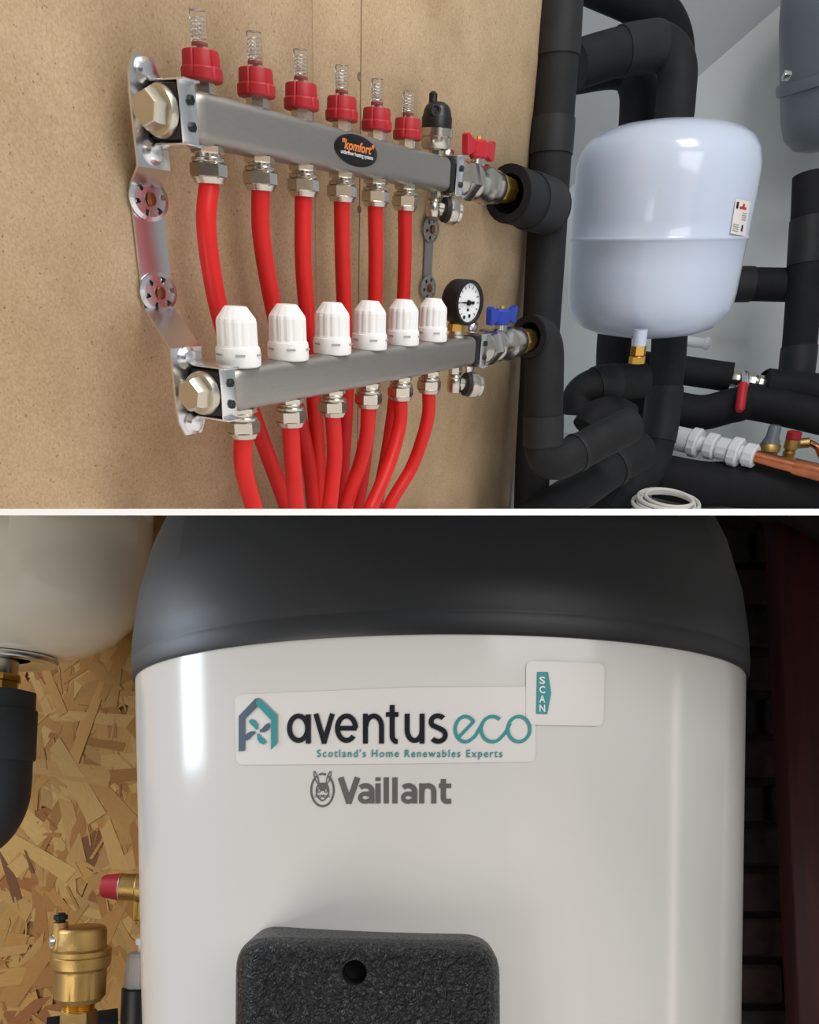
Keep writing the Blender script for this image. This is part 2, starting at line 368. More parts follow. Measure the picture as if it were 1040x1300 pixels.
# badge on the upper bar
bc = A(452.5, 191.5, -0.06) - UP0; br = 0.0152
ra = (A(480, 199, -0.06).x - A(425.5, 184, -0.06).x) / 2
bp = MB(); n = 40
for z, k in (): pass
bp.loft([[Vector((bc.x + ra * k * math.cos(2 * math.pi * i / n), y, bc.z + br * k * math.sin(2 * math.pi * i / n))) for i in range(n)] for k, y in ((1, 0.0), (1, -0.0006), (0.96, -0.0013), (0.8, -0.0016))])
bdg = bp.build('badge', 'badge', man_u, ang=60); bdg['label'] = 'oval black badge with orange and white lettering'
def flat_text(s, x0, x1, zb, h, m, parent, y, bold=0, slant=0, name='lettering'):
    vs, fs = text_mesh(s, bold); MB().add([(x0 + (x1 - x0) * u + slant * v * h, y, zb + v * h) for u, v in vs], fs).build(name, m, parent, smooth=False, fixn=False)
flat_text('"komfort"', bc.x - ra * 0.74, bc.x + ra * 0.74, bc.z - 0.0005, 0.0125, 'ink_orange', bdg, -0.0019, 0.03, 0.3)
flat_text('underfloor heating systems', bc.x - ra * 0.76, bc.x + ra * 0.74, bc.z - 0.0055, 0.0055, 'ink_white', bdg, -0.0019, 0.01)

# ---- flow meters
def pxprof(p, axis, pts):
    sa, se = sax(p, axis); return [(h / se, t / sa) for h, t in pts]
ZU = Vector((0, 0, 1))
fp = Vector((ua[0], 0.06 + BD / 2, UP0.z))
P = lambda pts: pxprof(fp, ZU, pts)
names6 = ['first', 'second', 'third', 'fourth', 'fifth', 'sixth']
fm0 = None
def ordi(i, near, far): return ('first from the left end plug', 'second from the left', 'third from the left', 'fourth from the left', 'fifth from the left', 'last, beside ' + far)[i]
for i, a in enumerate(ua):
    lab = 'red-capped flow gauge with clear tube, ' + ordi(i, '', 'the black air vent')
    m4 = MT @ Matrix.Translation((a, 0.06 + BD / 2, UP0.z))
    if fm0: dup(fm0, m4, lab); continue
    t = fm0 = thing('flow_gauge', lab, 'gauge', m4, 'flow gauges on the upper manifold')
    PG = lambda pts: P([(h, v * 1.06 + 7) for h, v in pts])
    MB().lathe(PG([(15.5, -9), (15.5, 9), (14, 10.5)]), (0, 0, 0), ZU, 6, phase=0.2).build('base_nut', 'nickel', t, ang=30)
    MB().lathe(PG([(18, 9), (18, 14), (24, 14)]), (0, 0, 0), ZU, 24).build('seal', 'black_rubber', t)
    sl = lambda k, j: 0.93 if (k % 12 == 3 and j >= 2) else 1
    MB().lathe(PG([(25, 8), (26.5, 10), (26.5, 22), (25.5, 24), (24.2, 25), (23.4, 42), (22.4, 44), (13, 44), (12, 41)]), (0, 0, 0), ZU, 72, mod=sl).build('red_cap', 'red_plastic', t, ang=30)
    g = MB(); g.lathe(PG([(10.5, 38), (10.5, 84), (11, 87), (10.5, 90), (8, 91)]), (0, 0, 0), ZU, 24)
    g = g.build('sight_tube', 'glass', t)
    fl_ = MB().lathe(PG([(3, 40), (3, 50), (8.5, 50.5), (8.5, 54), (3, 55)]), (0, 0, 0), ZU, 16)
    fl_.build('float', 'red_plastic', t)
    MB().lathe(PG([(1.6, 55), (1.6, 78)]), (0, 0, 0), ZU, 10).build('rod', 'white_plastic', t)
    sp = [Vector((math.cos(q * 0.7) * PG([(7, 0)])[0][0], math.sin(q * 0.7) * PG([(7, 0)])[0][0], PG([(0, 54 + q * 0.55)])[0][1])) for q in range(0, 56)]
    MB().tube(sp, 0.0006, 5).build('spring', 'chrome', t)

# ---- white valve caps
vp = Vector((la[0], BD / 2, 0)); P = lambda pts: pxprof(vp, ZU, pts); vc0 = None
for i, a in enumerate(la):
    lab = 'white ribbed plastic valve cap, ' + ordi(i, '', 'the pressure gauge')
    m4 = MT @ Matrix.Translation((a, BD / 2, 0))
    if vc0: dup(vc0, m4, lab); continue
    t = vc0 = thing('valve_cap', lab, 'cap', m4, 'white valve caps on the lower manifold')
    N = 24; rib = lambda k, j: (0.965 if k % 2 == 0 else 1.0) if j in (2, 3) else 1
    MB().lathe(P([(26, -1), (28.5, 0.5), (29, 3), (28.7, 20), (28, 23), (26.5, 24)]), (0, 0, 0), ZU, 48, mod=lambda k, j: 0.985 if (k // 3) % 2 else 1).build('ring', 'white_plastic', t, ang=25)
    MB().lathe(P([(25, 22), (26.5, 24.5), (26, 26), (25.6, 54), (24.6, 58), (15, 71), (13.5, 72.5), (6, 73)]), (0, 0, 0), ZU, 42, mod=lambda k, j: (0.96 if k % 3 == 0 else 1.0) if 2 <= j <= 4 else 1).build('ribbed_top', 'white_plastic', t, ang=12)
    for k in range(6):
        an = math.radians(-75 + 60 * k); q = P([(28.9, 15)])[0]
        rm = Matrix.Rotation(an, 3, 'Z'); MB().box(rm @ Vector((q[0], 0, q[1])), (0.0012, 0.009, 0.0018), 0, rm).build('slot', 'slot', t)

# ---- air vent, ball valves, gauge, drain taps
uyc = 0.06 + BD / 2; uzc = UP0.z - BH / 2; lzc = -BH / 2
p = A(553, 190, -uyc); p.z = UP0.z; P = lambda pts: pxprof(p, ZU, pts)
t = tthing('air_vent', 'black-topped nickel air vent standing on the upper manifold beside the red gauges', 'air vent', p)
MB().lathe(P([(8, -3), (8, 8)]), (0, 0, 0), ZU, 6).build('stem', 'nickel', t, ang=30)
MB().lathe(P([(9, 7), (16, 8), (18, 12), (18, 22), (20.5, 23), (20.5, 33), (18.5, 34)]), (0, 0, 0), ZU, 36).build('body', 'nickel', t)
MB().lathe(P([(19, 33), (19, 47), (18, 49), (16.5, 57), (14, 62), (9, 66), (4, 67)]), (0, 0, 0), ZU, 28, mod=lambda k, j: 1).build('cap', 'black_plastic', t)
q = P([(6, 62), (5.2, 64), (5.2, 76), (3.5, 78), (2.5, 79)]); off = MTI.to_3x3() @ RIGHT * -P([(6, 0)])[0][0]
MB().lathe(q, (off.x, off.y, 0), ZU, 12).build('nipple', 'black_plastic', t)
kq = P([(10, 54)])[0]; ax = Vector((-0.75, -0.65, 0.0)).normalized()
MB().lathe([(0.0078, 0), (0.0078, kq[0] + 0.009), (0.0065, kq[0] + 0.0105), (0.0045, kq[0] + 0.0105), (0.004, kq[0] + 0.008)], (off.x * 1.1, off.y * 1.1, kq[1]), ax, 16).build('side_knob', 'black_plastic', t)

def ball_valve(p, L, label, hmat):
    t = tthing('ball_valve', label, 'valve', p, 'butterfly-handled ball valves'); X = (1, 0, 0); k = L / 0.295
    MB().lathe([(0.0186, 0), (0.0186, 0.02 * k), (0.0240, 0.03 * k), (0.0240, 0.042 * k)], (0, 0, 0), X, 24).build('union', 'nickel', t)
    MB().lathe([(0.0246, 0.042 * k), (0.0270, 0.05 * k), (0.0270, 0.085 * k), (0.0246, 0.092 * k)], (0, 0, 0), X, 6, phase=0.2).build('union_nut', 'nickel', t, ang=30)
    b = MB().lathe([(0.0216, 0.09 * k), (0.0252, 0.10 * k), (0.0258, 0.105 * k), (0.0246, 0.112 * k), (0.0246, 0.165 * k), (0.0264, 0.170 * k), (0.0264, 0.182 * k), (0.0228, 0.19 * k)], (0, 0, 0), X, 14, phase=0.4).build('body', 'nickel', t, ang=30)
    MB().lathe([(0.0222, 0.185 * k), (0.0234, 0.19 * k), (0.0234, 0.235 * k), (0.0216, 0.24 * k)], (0, 0, 0), X, 24).build('tail', 'nickel', t)
    MB().lathe([(0.0192, 0.235 * k), (0.0222, 0.243 * k), (0.0222, 0.262 * k), (0.0198, 0.268 * k), (0.0186, 0.32 * k)], (0, 0, 0), X, 8).build('brass_nut', 'brass', t, ang=30)
    hx = 0.135 * k
    MB().lathe([(0.0105, 0.012), (0.0095, 0.034)], (hx, 0, 0), ZU, 20, sx=1.5).build('stem', 'nickel', t)
    h = MB()   # butterfly handle: hub and two flared wings
    def wing(s):
        pr = [(0.0, 0.036), (0.028, 0.038), (0.062, 0.031), (0.070, 0.033), (0.074, 0.055), (0.066, 0.0575), (0.03, 0.050), (0.0, 0.052)]
        return [Vector((hx + s * x * k * 1.0, 0, z)) for x, z in pr]
    for s in (-1, 1):
        w = wing(s); h.prism(w, Vector((0, -0.0045, 0)), Vector((0, 0.0045, 0)))
    h.lathe([(0.0105, 0.030), (0.0125, 0.033), (0.0120, 0.050), (0.0095, 0.0535)], (hx, 0, 0), ZU, 10, sx=1.7)
    hh = h.build('handle', hmat, t, ang=30)
    MB().lathe([(0.004, 0.052), (0.004, 0.058)], (hx, 0, 0), ZU, 6, sx=1.5).build('screw', 'brass', t)
    return t
va = UP0.x + UL + 0.028; vL = A(641, 238, -uyc).x - va
ball_valve(Vector((va, uyc, uzc)), vL, 'nickel ball valve with red butterfly handle at the end of upper manifold', 'red_handle')
vb = LP0.x + LL + 0.028; vbL = A(668, 432, -BD / 2).x - vb
ball_valve(Vector((vb, BD / 2, lzc)), vbL, 'nickel ball valve with blue butterfly handle at the end of lower manifold', 'blue_handle')

# pressure gauge
p = A(579, 424, -BD / 2); p.z = 0; sa, se = sax(p, ZU)
t = tthing('pressure_gauge', 'round black pressure gauge with white dial on the lower manifold', 'gauge', p)
MB().lathe(pxprof(p, ZU, [(11, -2), (11, 3), (9, 4), (9, 10)]), (0, 0, 0), ZU, 24).build('stem', 'nickel', t)
MB().lathe(pxprof(p, ZU, [(11, 8), (11, 17), (9, 18)]), (0, 0, 0), ZU, 6).build('brass_nut', 'brass', t, ang=30)
gax = Vector((-0.30, -1, 0)).normalized()
gR = 28 / sa; gc = Vector((0, 0, 44 / sa)); gl = 0.030; gs = gc + gax * -0.008
MB().lathe([(gR * 0.92, 0), (gR * 0.98, 0.003), (gR, 0.006), (gR, gl), (gR * 0.97, gl + 0.002), (gR * 0.86, gl + 0.002), (gR * 0.84, gl - 0.003), (gR * 0.5, gl - 0.003)], gs, gax, 48).build('case', 'black_plastic', t, ang=45)
gx, gy, gz = basis(gax, (0, 0, 1)); gu = gx; gr_ = gx.cross(gax) * -1
fc = gs + gax * (gl - 0.0026)
dl = MB().lathe([(gR * 0.85, 0), (gR * 0.85, 0.0004)], fc, gax, 40).build('dial', 'dial', t)
gr_ = gax.cross(gu) * -1 if (gax.cross(gu)).x < 0 else gax.cross(gu)
pt = lambda a, b, h=0.0009: fc + gax * h + gr_ * (a * gR) + gu * (b * gR)
tk = MB()
for k in range(13):
    a = math.radians(225 - 270 * k / 12); w = 0.02; c, s_ = math.cos(a), math.sin(a)
    tk.add([pt(c * r + -s_ * w * e, s_ * r + c * w * e) for r, e in ((0.62, -1), (0.62, 1), (0.76, 1), (0.76, -1))], [(0, 1, 2, 3)])
tk.add([pt(-0.32, -0.55), pt(-0.16, -0.55), pt(-0.16, -0.70), pt(-0.32, -0.70)], [(0, 1, 2, 3)]); tk.add([pt(0.06, -0.5), pt(0.22, -0.5), pt(0.22, -0.65), pt(0.06, -0.65)], [(0, 1, 2, 3)])
tk.add([pt(-0.08, -0.25), pt(0.08, -0.25), pt(0.08, -0.36), pt(-0.08, -0.36)], [(0, 1, 2, 3)])
tk.build('dial_marks', 'ink', dl, smooth=False)
nd = MB(); nd.prism([pt(-0.72, 0.0), pt(-0.72, 0.02), pt(0.1, 0.06), pt(0.38, 0.07), pt(0.38, -0.07), pt(0.1, -0.06)], gax * 0.001, gax * 0.002)
nd.lathe([(gR * 0.13, 0.001), (gR * 0.11, 0.0035)], fc, gax, 16); nd.build('needle', 'ink', dl)

def drain(p, label):
    t = tthing('drain_tap', label, 'tap', p, 'drain taps'); Pq = lambda pts: pxprof(Vector(p), ZU, pts)
    MB().lathe(Pq([(8.5, 2), (8.5, -9), (7, -11)]), (0, 0, 0), ZU, 6).build('stem', 'nickel', t, ang=30)
    MB().lathe(Pq([(8, -10), (9.5, -13), (8.5, -15), (9.5, -18), (9.5, -27), (8, -33), (5, -34)]), (0, 0, 0), ZU, 20).build('body', 'nickel', t)
    s = Pq([(10, 10)])[0]; o = Vector((0, 0, -Pq([(0, 21)])[0][1])); ax = (Vector((0.75, -0.62, -0.10))).normalized(); u = s[0] / 10
    MB().lathe([(8 * u, 0), (8 * u, 15 * u)], o, ax, 20).build('outlet', 'nickel', t)
    MB().lathe([(13 * u, 14 * u), (14 * u, 15 * u), (14 * u, 20 * u)], o, ax, 28).build('rubber_ring', 'black_rubber', t)
    MB().lathe([(14.5 * u, 20 * u), (15.5 * u, 21 * u), (15.5 * u, 30 * u), (14 * u, 32 * u), (12.5 * u, 32 * u), (12.5 * u, 37 * u), (8 * u, 38 * u), (7 * u, 36 * u)], o, ax, 32).build('outlet_cap', 'nickel', t)
p = A(551, 243, -uyc); p.z = UP0.z - BH; drain(p, 'small nickel drain tap hanging below the right end of upper manifold')
p = A(578, 469, -BD / 2); p.z = -BH; drain(p, 'small nickel drain tap hanging below the right end of lower manifold')

# ---- wall brackets: bent strap with two slotted discs
def bracket(x0, wdt, label, m, full):
    """x0: centre of strap along the wall; follows the heights of the two bars"""
    uz0 = UP0.z - BH / 2; org = Vector((x0, -BW, uz0))
    t = tthing('mounting_bracket', label, 'bracket', org, 'manifold mounting brackets')
    yb_u = 0.06 + BD + 0.002; yb_l = BD + 0.002; yw = -BW - 0.003
    wo = 0.0115 if full else 0.0
    top = 0.040; path = [(yb_u, uz0 + top, 0), (yb_u, uz0 - 0.041, 0), (yw, uz0 - 0.055, wo), (yw, 0.045, wo), (yb_l, 0.017, full), (yb_l, lzc - 0.040, full)]
    pts = []
    for i in range(len(path) - 1):
        for k in range(6):
            e = k / 6; pts.append(tuple(path[i][j] + (path[i + 1][j] - path[i][j]) * e for j in range(3)))
    pts.append(path[-1]); th = 0.0022; mb = MB()
    loops = []
    for i, (y, z, dx) in enumerate(pts):
        a = pts[max(i - 1, 0)]; b = pts[min(i + 1, len(pts) - 1)]; tn = Vector((0, b[0] - a[0], b[1] - a[1])).normalized(); nn = Vector((0, -tn.z, tn.y)) * (th / 2)
        if nn.y > 0: nn = -nn
        e = min(i, len(pts) - 1 - i); w = wdt / 2 * (0.55, 0.92, 1.0, 1)[min(e, 3)] if e < 3 else wdt / 2
        if e == 0: pass
        c = Vector((dx, y - org.y, z - org.z))
        loops.append([c - Vector((w, 0, 0)) + nn, c + Vector((w, 0, 0)) + nn, c + Vector((w, 0, 0)) - nn, c - Vector((w, 0, 0)) - nn])
    mb.loft(loops); mb.build('strap', m, t, ang=30)
    for dz, (px_, py_) in ((0, (190, 253)), (1, (201, 372))):
        z = A(px_, py_, BW + 0.006).z - org.z
        if full is None: pass
        c = Vector((wo, -0.0075, z)); n = 36; sx = 1.42; R = 0.0182
        d = MB()    # disc as ring sectors so that the six slots are open
        rings = [0.0, 0.20, 0.50, 0.80, 1.0]
        vs = []; fs = []
        for j, rr in enumerate(rings):
            for i in range(n):
                a = 2 * math.pi * i / n; vs.append(c + Vector((sx * R * rr * math.cos(a), (0.0012 if rr > 0.9 else 0), R * rr * math.sin(a))))
        for j in range(len(rings) - 1):
            for i in range(n):
                if j == 2 and i % 6 in (0, 1): continue
                k = (i + 1) % n
                f = (j * n + i, j * n + k, (j + 1) * n + k, (j + 1) * n + i); fs.append(f)
        o = d.add(vs, fs).build('disc', m, t, smooth=False); so = o.modifiers.new('thickness', 'SOLIDIFY'); so.thickness = 0.0014
        MB().lathe([(0.0058, 0), (0.0055, 0.0016), (0.003, 0.0026)], c + Vector((0, -0.001, 0)), (0, -1, 0), 16, sx=1.0, ref=(1, 0, 0)).build('wood_screw', 'screw', o)
    for z, yb, dx in ((uz0 + 0.0290, yb_u, 0), (uz0 - 0.0285, yb_u, 0), (lzc + 0.0285, yb_l, full), (lzc - 0.0295, yb_l, full)):
        s = MB().lathe([(0.0105, 0), (0.0105, 0.0015), (0.0080, 0.004), (0.0072, 0.0055), (0.004, 0.0065)], Vector((dx, yb - 0.001, z)) - Vector((0, org.y, org.z)), (0, -1, 0), 20, ref=(1, 0, 0), sx=1.15).build('machine_screw', 'chrome', t)
    return t
bx = A(189, 130, -0.06 - BD).x; bl = A(243, 500, -BD).x
bracket(bx, 0.041, 'bright zinc wall bracket with two slotted discs left of the end plugs', 'chrome', bl - bx)
bx2 = A(543, 298, BW).x
bracket(bx2, 0.026, 'dark zinc wall bracket behind the right ends of both manifolds', 'steel', 0.0)

# ---- red pipes
def red_pipe(pts, label, first):
    L = [A(x, y, b) for x, y, b in pts]; L[0] = first
    t = spline(L, 8); o = MB().tube(t, 0.0098, 20).build('heating_pipe', 'red_pipe', None, org=first, base=MT @ Matrix.Translation(first))
    tag(o, label, 'pipe', 'red heating pipes'); clip(o, True); return o
bu = -uyc; bl_ = -BD / 2
UPX = [[(262, 290), (275, 380), (296, 455), (326, 540), (352, 610), (380, 690)], [(332, 300), (345, 380), (362, 455), (382, 540), (394, 600), (402, 690)],
       [(385, 330), (390, 400), (398, 500), (404, 580), (408, 690)], [(435, 330), (438, 420), (440, 500), (436, 580), (428, 690)],
       [(477, 330), (475, 420), (470, 510), (461, 600), (446, 690)], [(514, 330), (511, 400), (504, 480), (492, 570), (468, 690)]]
for i, pts in enumerate(UPX):
    f0 = Vector((ua[i], uyc, UP0.z - BH - 0.026))
    red_pipe([(0, 400, bu)] + [(x, y, bu - 0.004 * (i % 2)) for x, y in pts], 'red plastic pipe from the upper manifold, ' + ('leftmost, nearest the zinc bracket', 'second from the left', 'third from the left', 'fourth from the left', 'fifth from the left', 'rightmost, under the air vent')[i], f0)
LPX = [[(309, 590), (318, 630), (340, 700)], [(372, 590), (376, 640), (381, 700)], [(425, 575), (421, 620), (412, 700)],
       [(466, 550), (457, 590), (443, 630), (425, 700)], [(508, 535), (500, 570), (486, 610), (462, 665), (450, 700)], [(544, 525), (537, 555), (522, 595), (494, 643), (470, 700)]]
for i, pts in enumerate(LPX):
    f0 = Vector((la[i], BD / 2, -BH - 0.026))
    red_pipe([(0, 400, bl_)] + [(x, y, bl_ - (0, 0, 0.002, 0.03, 0.0, 0.03)[i] * max(0, (y - 540) / 100)) for x, y in pts], 'red plastic pipe dropping from the lower manifold, ' + ('leftmost', 'second from the left', 'third from the left', 'fourth from the left', 'fifth from the left', 'rightmost curved one')[i], f0)

# ---- black insulated pipes, vessels and small plumbing on the right
def pipe(label, pts, half, m='foam', bands=(), name='insulated_pipe', cat='pipe', group='black insulated pipes', n=7, seg=24, cl=True, hollow=False):
    L = [D(*p) for p in pts]; r = half * pts[0][2] / F
    t = tthing(name, label, cat, L[0], group)
    path = spline(L, n); mb = MB().tube(path, r, seg, cap=not hollow)
    o = mb.build('insulation', m, t, org=L[0], ang=50)
    if cl: clip(o, True)
    if hollow:
        d = (path[2] - path[0]).normalized()
        MB().lathe([(0.005, 0.05), (r * 0.68, 0.05), (r * 0.68, 0.0), (r * 0.97, -0.001), (r * 1.003, 0.004)], path[0] - L[0], d, seg, cap=False).build('foam_end', 'foam_dark', t, ang=50)
    for a, b in bands:                     # tape band between two path parameters 0..1
        i0 = int(a * (len(path) - 1)); i1 = max(i0 + 1, int(b * (len(path) - 1))); q = path[i0:i1 + 1]
        if len(q) < 3: q = [q[0], q[0].lerp(q[-1], 0.5), q[-1]]
        rr = [r * 1.07] * len(q); rr[0] = rr[-1] = r * 1.055
        o = MB().tube(q, rr, seg).build('tape_band', 'tape', t, org=L[0], ang=50)
        if cl: clip(o, True)
    return t, path, r
pipe('tall black insulated riser beside the chipboard edge', [(712, -40, 1.33), (708, 60, 1.38), (703, 140, 1.42), (698, 220, 1.46), (694, 300, 1.51), (688, 400, 1.57), (682, 500, 1.64), (676, 600, 1.71), (672, 700, 1.79)], 28.5, bands=((0.0, 0.16), (0.28, 0.355)))
pipe('short black insulated branch from the red-handled valve to the riser', [(645, 246, 1.318), (658, 250, 1.35), (675, 256, 1.40), (699, 263, 1.46)], 32, bands=((0.6, 0.97),), hollow=True)
pipe('black insulated elbow pipe dropping from the blue-handled valve', [(671, 428, 1.41), (681, 429, 1.43), (690, 442, 1.44), (691, 480, 1.46), (690, 540, 1.50), (691, 575, 1.525), (707, 585, 1.54), (730, 576, 1.555), (765, 558, 1.58), (800, 540, 1.61)], 25.5, bands=((0.42, 0.52), (0.78, 0.8)), n=8, hollow=True)
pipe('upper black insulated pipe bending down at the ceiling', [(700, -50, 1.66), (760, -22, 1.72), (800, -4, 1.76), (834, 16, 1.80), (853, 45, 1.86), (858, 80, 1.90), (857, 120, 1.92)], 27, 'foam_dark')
pipe('black insulated elbow pipe just above the blue-white vessel', [(728, 84, 1.66), (765, 72, 1.69), (805, 62, 1.71), (840, 60, 1.73), (859, 84, 1.75), (858, 130, 1.77), (853, 200, 1.81), (851, 400, 1.94), (846, 480, 1.98), (835, 560, 2.02), (824, 595, 2.02), (805, 615, 2.0), (770, 642, 1.97), (740, 665, 1.96)], 26, bands=((0.13, 0.22), (0.63, 0.70)))
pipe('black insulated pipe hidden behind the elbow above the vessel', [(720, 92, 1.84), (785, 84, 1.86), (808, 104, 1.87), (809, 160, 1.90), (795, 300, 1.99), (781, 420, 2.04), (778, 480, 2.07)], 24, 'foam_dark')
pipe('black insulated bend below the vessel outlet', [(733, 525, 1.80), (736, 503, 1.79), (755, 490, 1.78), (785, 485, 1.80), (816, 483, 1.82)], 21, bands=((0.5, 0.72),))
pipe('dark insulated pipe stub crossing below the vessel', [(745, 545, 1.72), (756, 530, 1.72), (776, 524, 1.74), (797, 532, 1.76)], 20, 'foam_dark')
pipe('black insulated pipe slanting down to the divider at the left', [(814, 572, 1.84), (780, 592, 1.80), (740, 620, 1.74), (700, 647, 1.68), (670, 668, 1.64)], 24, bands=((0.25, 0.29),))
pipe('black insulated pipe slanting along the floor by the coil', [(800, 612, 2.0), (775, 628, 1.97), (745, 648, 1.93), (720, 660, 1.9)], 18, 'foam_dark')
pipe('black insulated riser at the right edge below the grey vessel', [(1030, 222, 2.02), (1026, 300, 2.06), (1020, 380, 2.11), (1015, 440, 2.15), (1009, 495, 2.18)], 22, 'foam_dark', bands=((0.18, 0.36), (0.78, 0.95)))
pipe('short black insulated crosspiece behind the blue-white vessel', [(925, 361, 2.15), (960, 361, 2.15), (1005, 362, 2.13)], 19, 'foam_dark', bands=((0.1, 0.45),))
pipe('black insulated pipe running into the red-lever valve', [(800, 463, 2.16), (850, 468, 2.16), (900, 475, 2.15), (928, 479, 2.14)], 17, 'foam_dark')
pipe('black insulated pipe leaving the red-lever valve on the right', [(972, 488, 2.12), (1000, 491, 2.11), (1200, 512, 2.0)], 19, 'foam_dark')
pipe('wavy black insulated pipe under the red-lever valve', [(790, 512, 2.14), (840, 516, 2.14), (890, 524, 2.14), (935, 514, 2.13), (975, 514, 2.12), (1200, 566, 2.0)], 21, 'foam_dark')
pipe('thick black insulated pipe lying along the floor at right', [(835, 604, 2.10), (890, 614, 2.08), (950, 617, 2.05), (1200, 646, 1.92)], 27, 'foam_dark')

# expansion vessel, blue-white
def vessel(name, label, top, bot, d, prof_px, m, seg=64):
    """axis through two pixels, square to the line of sight; profile = (half width px, px up from the middle)"""
    mx, my = (top[0] + bot[0]) / 2, (top[1] + bot[1]) / 2; c = W(mx, my, d); r = ray(mx, my).normalized()
    a = W(top[0], top[1], d) - W(bot[0], bot[1], d); a = (a - r * a.dot(r)).normalized(); return c, a
c, ax = vessel('', '', (853, 164), (818, 434), 1.66, None, None)
e = ax.cross((c - CAM).normalized()).normalized()
def spx(p, v): q0 = proj(p); q1 = proj(p + v * 1e-3); return math.hypot(q1[0] - q0[0], q1[1] - q0[1]) / 1e-3
se, sa = spx(c, e), spx(c, ax)
t = wthing('expansion_vessel', 'blue-white enamelled expansion vessel with welded seam beside the black pipes', 'vessel', c)
pf = [(10, -137), (40, -136), (68, -131), (88, -123), (101, -111), (108, -96), (110.5, -76), (111.5, -40), (112.5, -8), (114, -6), (115, -4), (114, -2), (113, 0), (113.5, 20), (114, 60), (113, 86), (109, 103), (100, 117), (85, 127), (62, 134), (35, 138), (10, 139)]
pf = [(h / se, v / sa) for h, v in pf]
MB().lathe(pf, (0, 0, 0), ax, 72).build('shell', 'vessel', t, ang=60)
pb = W(813, 425, 1.60); axb = ax; s1 = spx(pb, e)
MB().lathe([(9 / s1, 6 / s1), (9 / s1, -14 / s1)], pb - c, axb, 24).build('socket', 'vessel', t)
nb = MB(); nb.lathe([(10.5 / s1, -13 / s1), (10.5 / s1, -24 / s1), (8 / s1, -25 / s1)], pb - c, axb, 6)
nb.lathe([(8 / s1, -24 / s1), (11 / s1, -26 / s1), (11 / s1, -34 / s1)], pb - c, axb, 8); nb.build('brass_nipple', 'brass', t, ang=30)
def hit_cyl(x, y, c, ax, R, off=0.0004):
    """nearest point of an infinite cylinder seen at a pixel"""
    r = ray(x, y).normalized(); o = CAM - c; ro = r - ax * r.dot(ax); oo = o - ax * o.dot(ax); R2 = (R + off) ** 2
    A_, B_, C_ = ro.dot(ro), 2 * ro.dot(oo), oo.dot(oo) - R2; dd = B_ * B_ - 4 * A_ * C_
    k = (-B_ - math.sqrt(max(dd, 0))) / (2 * A_); return CAM + r * k
Rv = 114.6 / se
def on_vessel(x, y, off): return hit_cyl(x, y, c, ax, Rv, off) - c
def lq(u, v): return (934.5 + 18.5 * u - 7 * v, 252 + 4 * u + 44 * v)
g = MB(); nu, nv = 6, 4; vs = [on_vessel(*lq(i / nu, j / nv), 0.0008) for j in range(nv + 1) for i in range(nu + 1)]
g.add(vs, [(j * (nu + 1) + i, j * (nu + 1) + i + 1, (j + 1) * (nu + 1) + i + 1, (j + 1) * (nu + 1) + i) for j in range(nv) for i in range(nu)])
lb = g.build('rating_label', 'sticker', t); lb['label'] = 'small white label with red and black print'
def vrect(u0, v0, u1, v1, m):
    MB().add([on_vessel(*lq(u, v), 0.0016) for u, v in ((u0, v0), (u1, v0), (u1, v1), (u0, v1))], [(0, 1, 2, 3)]).build('print', m, lb, smooth=False)
vrect(0.36, 0.19, 0.80, 0.26, 'ink_red'); vrect(0.55, 0.10, 0.68, 0.19, 'ink_red'); vrect(0.12, 0.08, 0.26, 0.27, 'ink')
for k in range(4): vrect(0.6, 0.36 + 0.06 * k, 0.9, 0.375 + 0.06 * k, 'ink_grey')
for k in range(4): vrect(0.1, 0.72 + 0.06 * k, 0.5, 0.735 + 0.06 * k, 'ink_grey')
vrect(0.68, 0.70, 0.78, 0.88, 'ink')

# grey vessel
c, ax = vessel('', '', (1076, -60), (1070, 190), 2.0, None, None); e = ax.cross((c - CAM).normalized()).normalized(); se, sa = spx(c, e), spx(c, ax)
t = wthing('expansion_vessel', 'grey expansion vessel with clamped rim at the upper right corner', 'vessel', c)
pf = [(10, -128), (50, -123), (72, -114), (86, -96), (90, -70), (91, -20), (91, 60), (88, 90), (70, 115), (30, 130)]
MB().lathe([(h / se, v / sa) for h, v in pf], (0, 0, 0), ax, 64).build('shell', 'vessel_grey', t, ang=60)
MB().lathe([(90 / se, -34 / sa), (96 / se, -32 / sa), (97 / se, -24 / sa), (96 / se, -18 / sa), (90 / se, -16 / sa)], (0, 0, 0), ax, 64).build('clamp_ring', 'vessel_grey', t, ang=60)
q = W(999, 96, 1.925) - c; MB().box(q, (0.018, 0.02, 0.012), 0.002).build('clamp_bolt', 'chrome', t)

# red-lever valve on the back wall
p = D(947, 482, 2.13); t = tthing('lever_valve', 'small nickel valve with hanging red lever below the white wall', 'valve', p)
q0, q1 = D(924, 479, 2.14), D(976, 488, 2.125); av = (q1 - q0); Lv = av.length; k = 2.1 / F
MB().lathe([(7 * k, 0), (10 * k, Lv * 0.1), (10 * k, Lv * 0.25), (8 * k, Lv * 0.28), (11 * k, Lv * 0.38), (11 * k, Lv * 0.65), (8 * k, Lv * 0.7), (10 * k, Lv * 0.75), (10 * k, Lv * 0.9), (7 * k, Lv)], q0 - p, av, 10).build('body', 'nickel', t, ang=30)
f0 = D(946, 476, 2.06) - p; MB().tube([f0 + Vector((0.005, 0, 0)), f0, f0 + (D(946, 490, 2.05) - D(946, 476, 2.06))], 5 * k, 12).build('lever_hub', 'chrome', t)
l0, l1 = D(944, 487, 2.05) - p, D(939, 522, 2.05) - p
MB().tube([l0, l0.lerp(l1, 0.1), l0.lerp(l1, 0.5), l0.lerp(l1, 0.9), l1], [5.5 * k, 6 * k, 6 * k, 6 * k, 4 * k], 14).build('lever', 'red_handle', t)

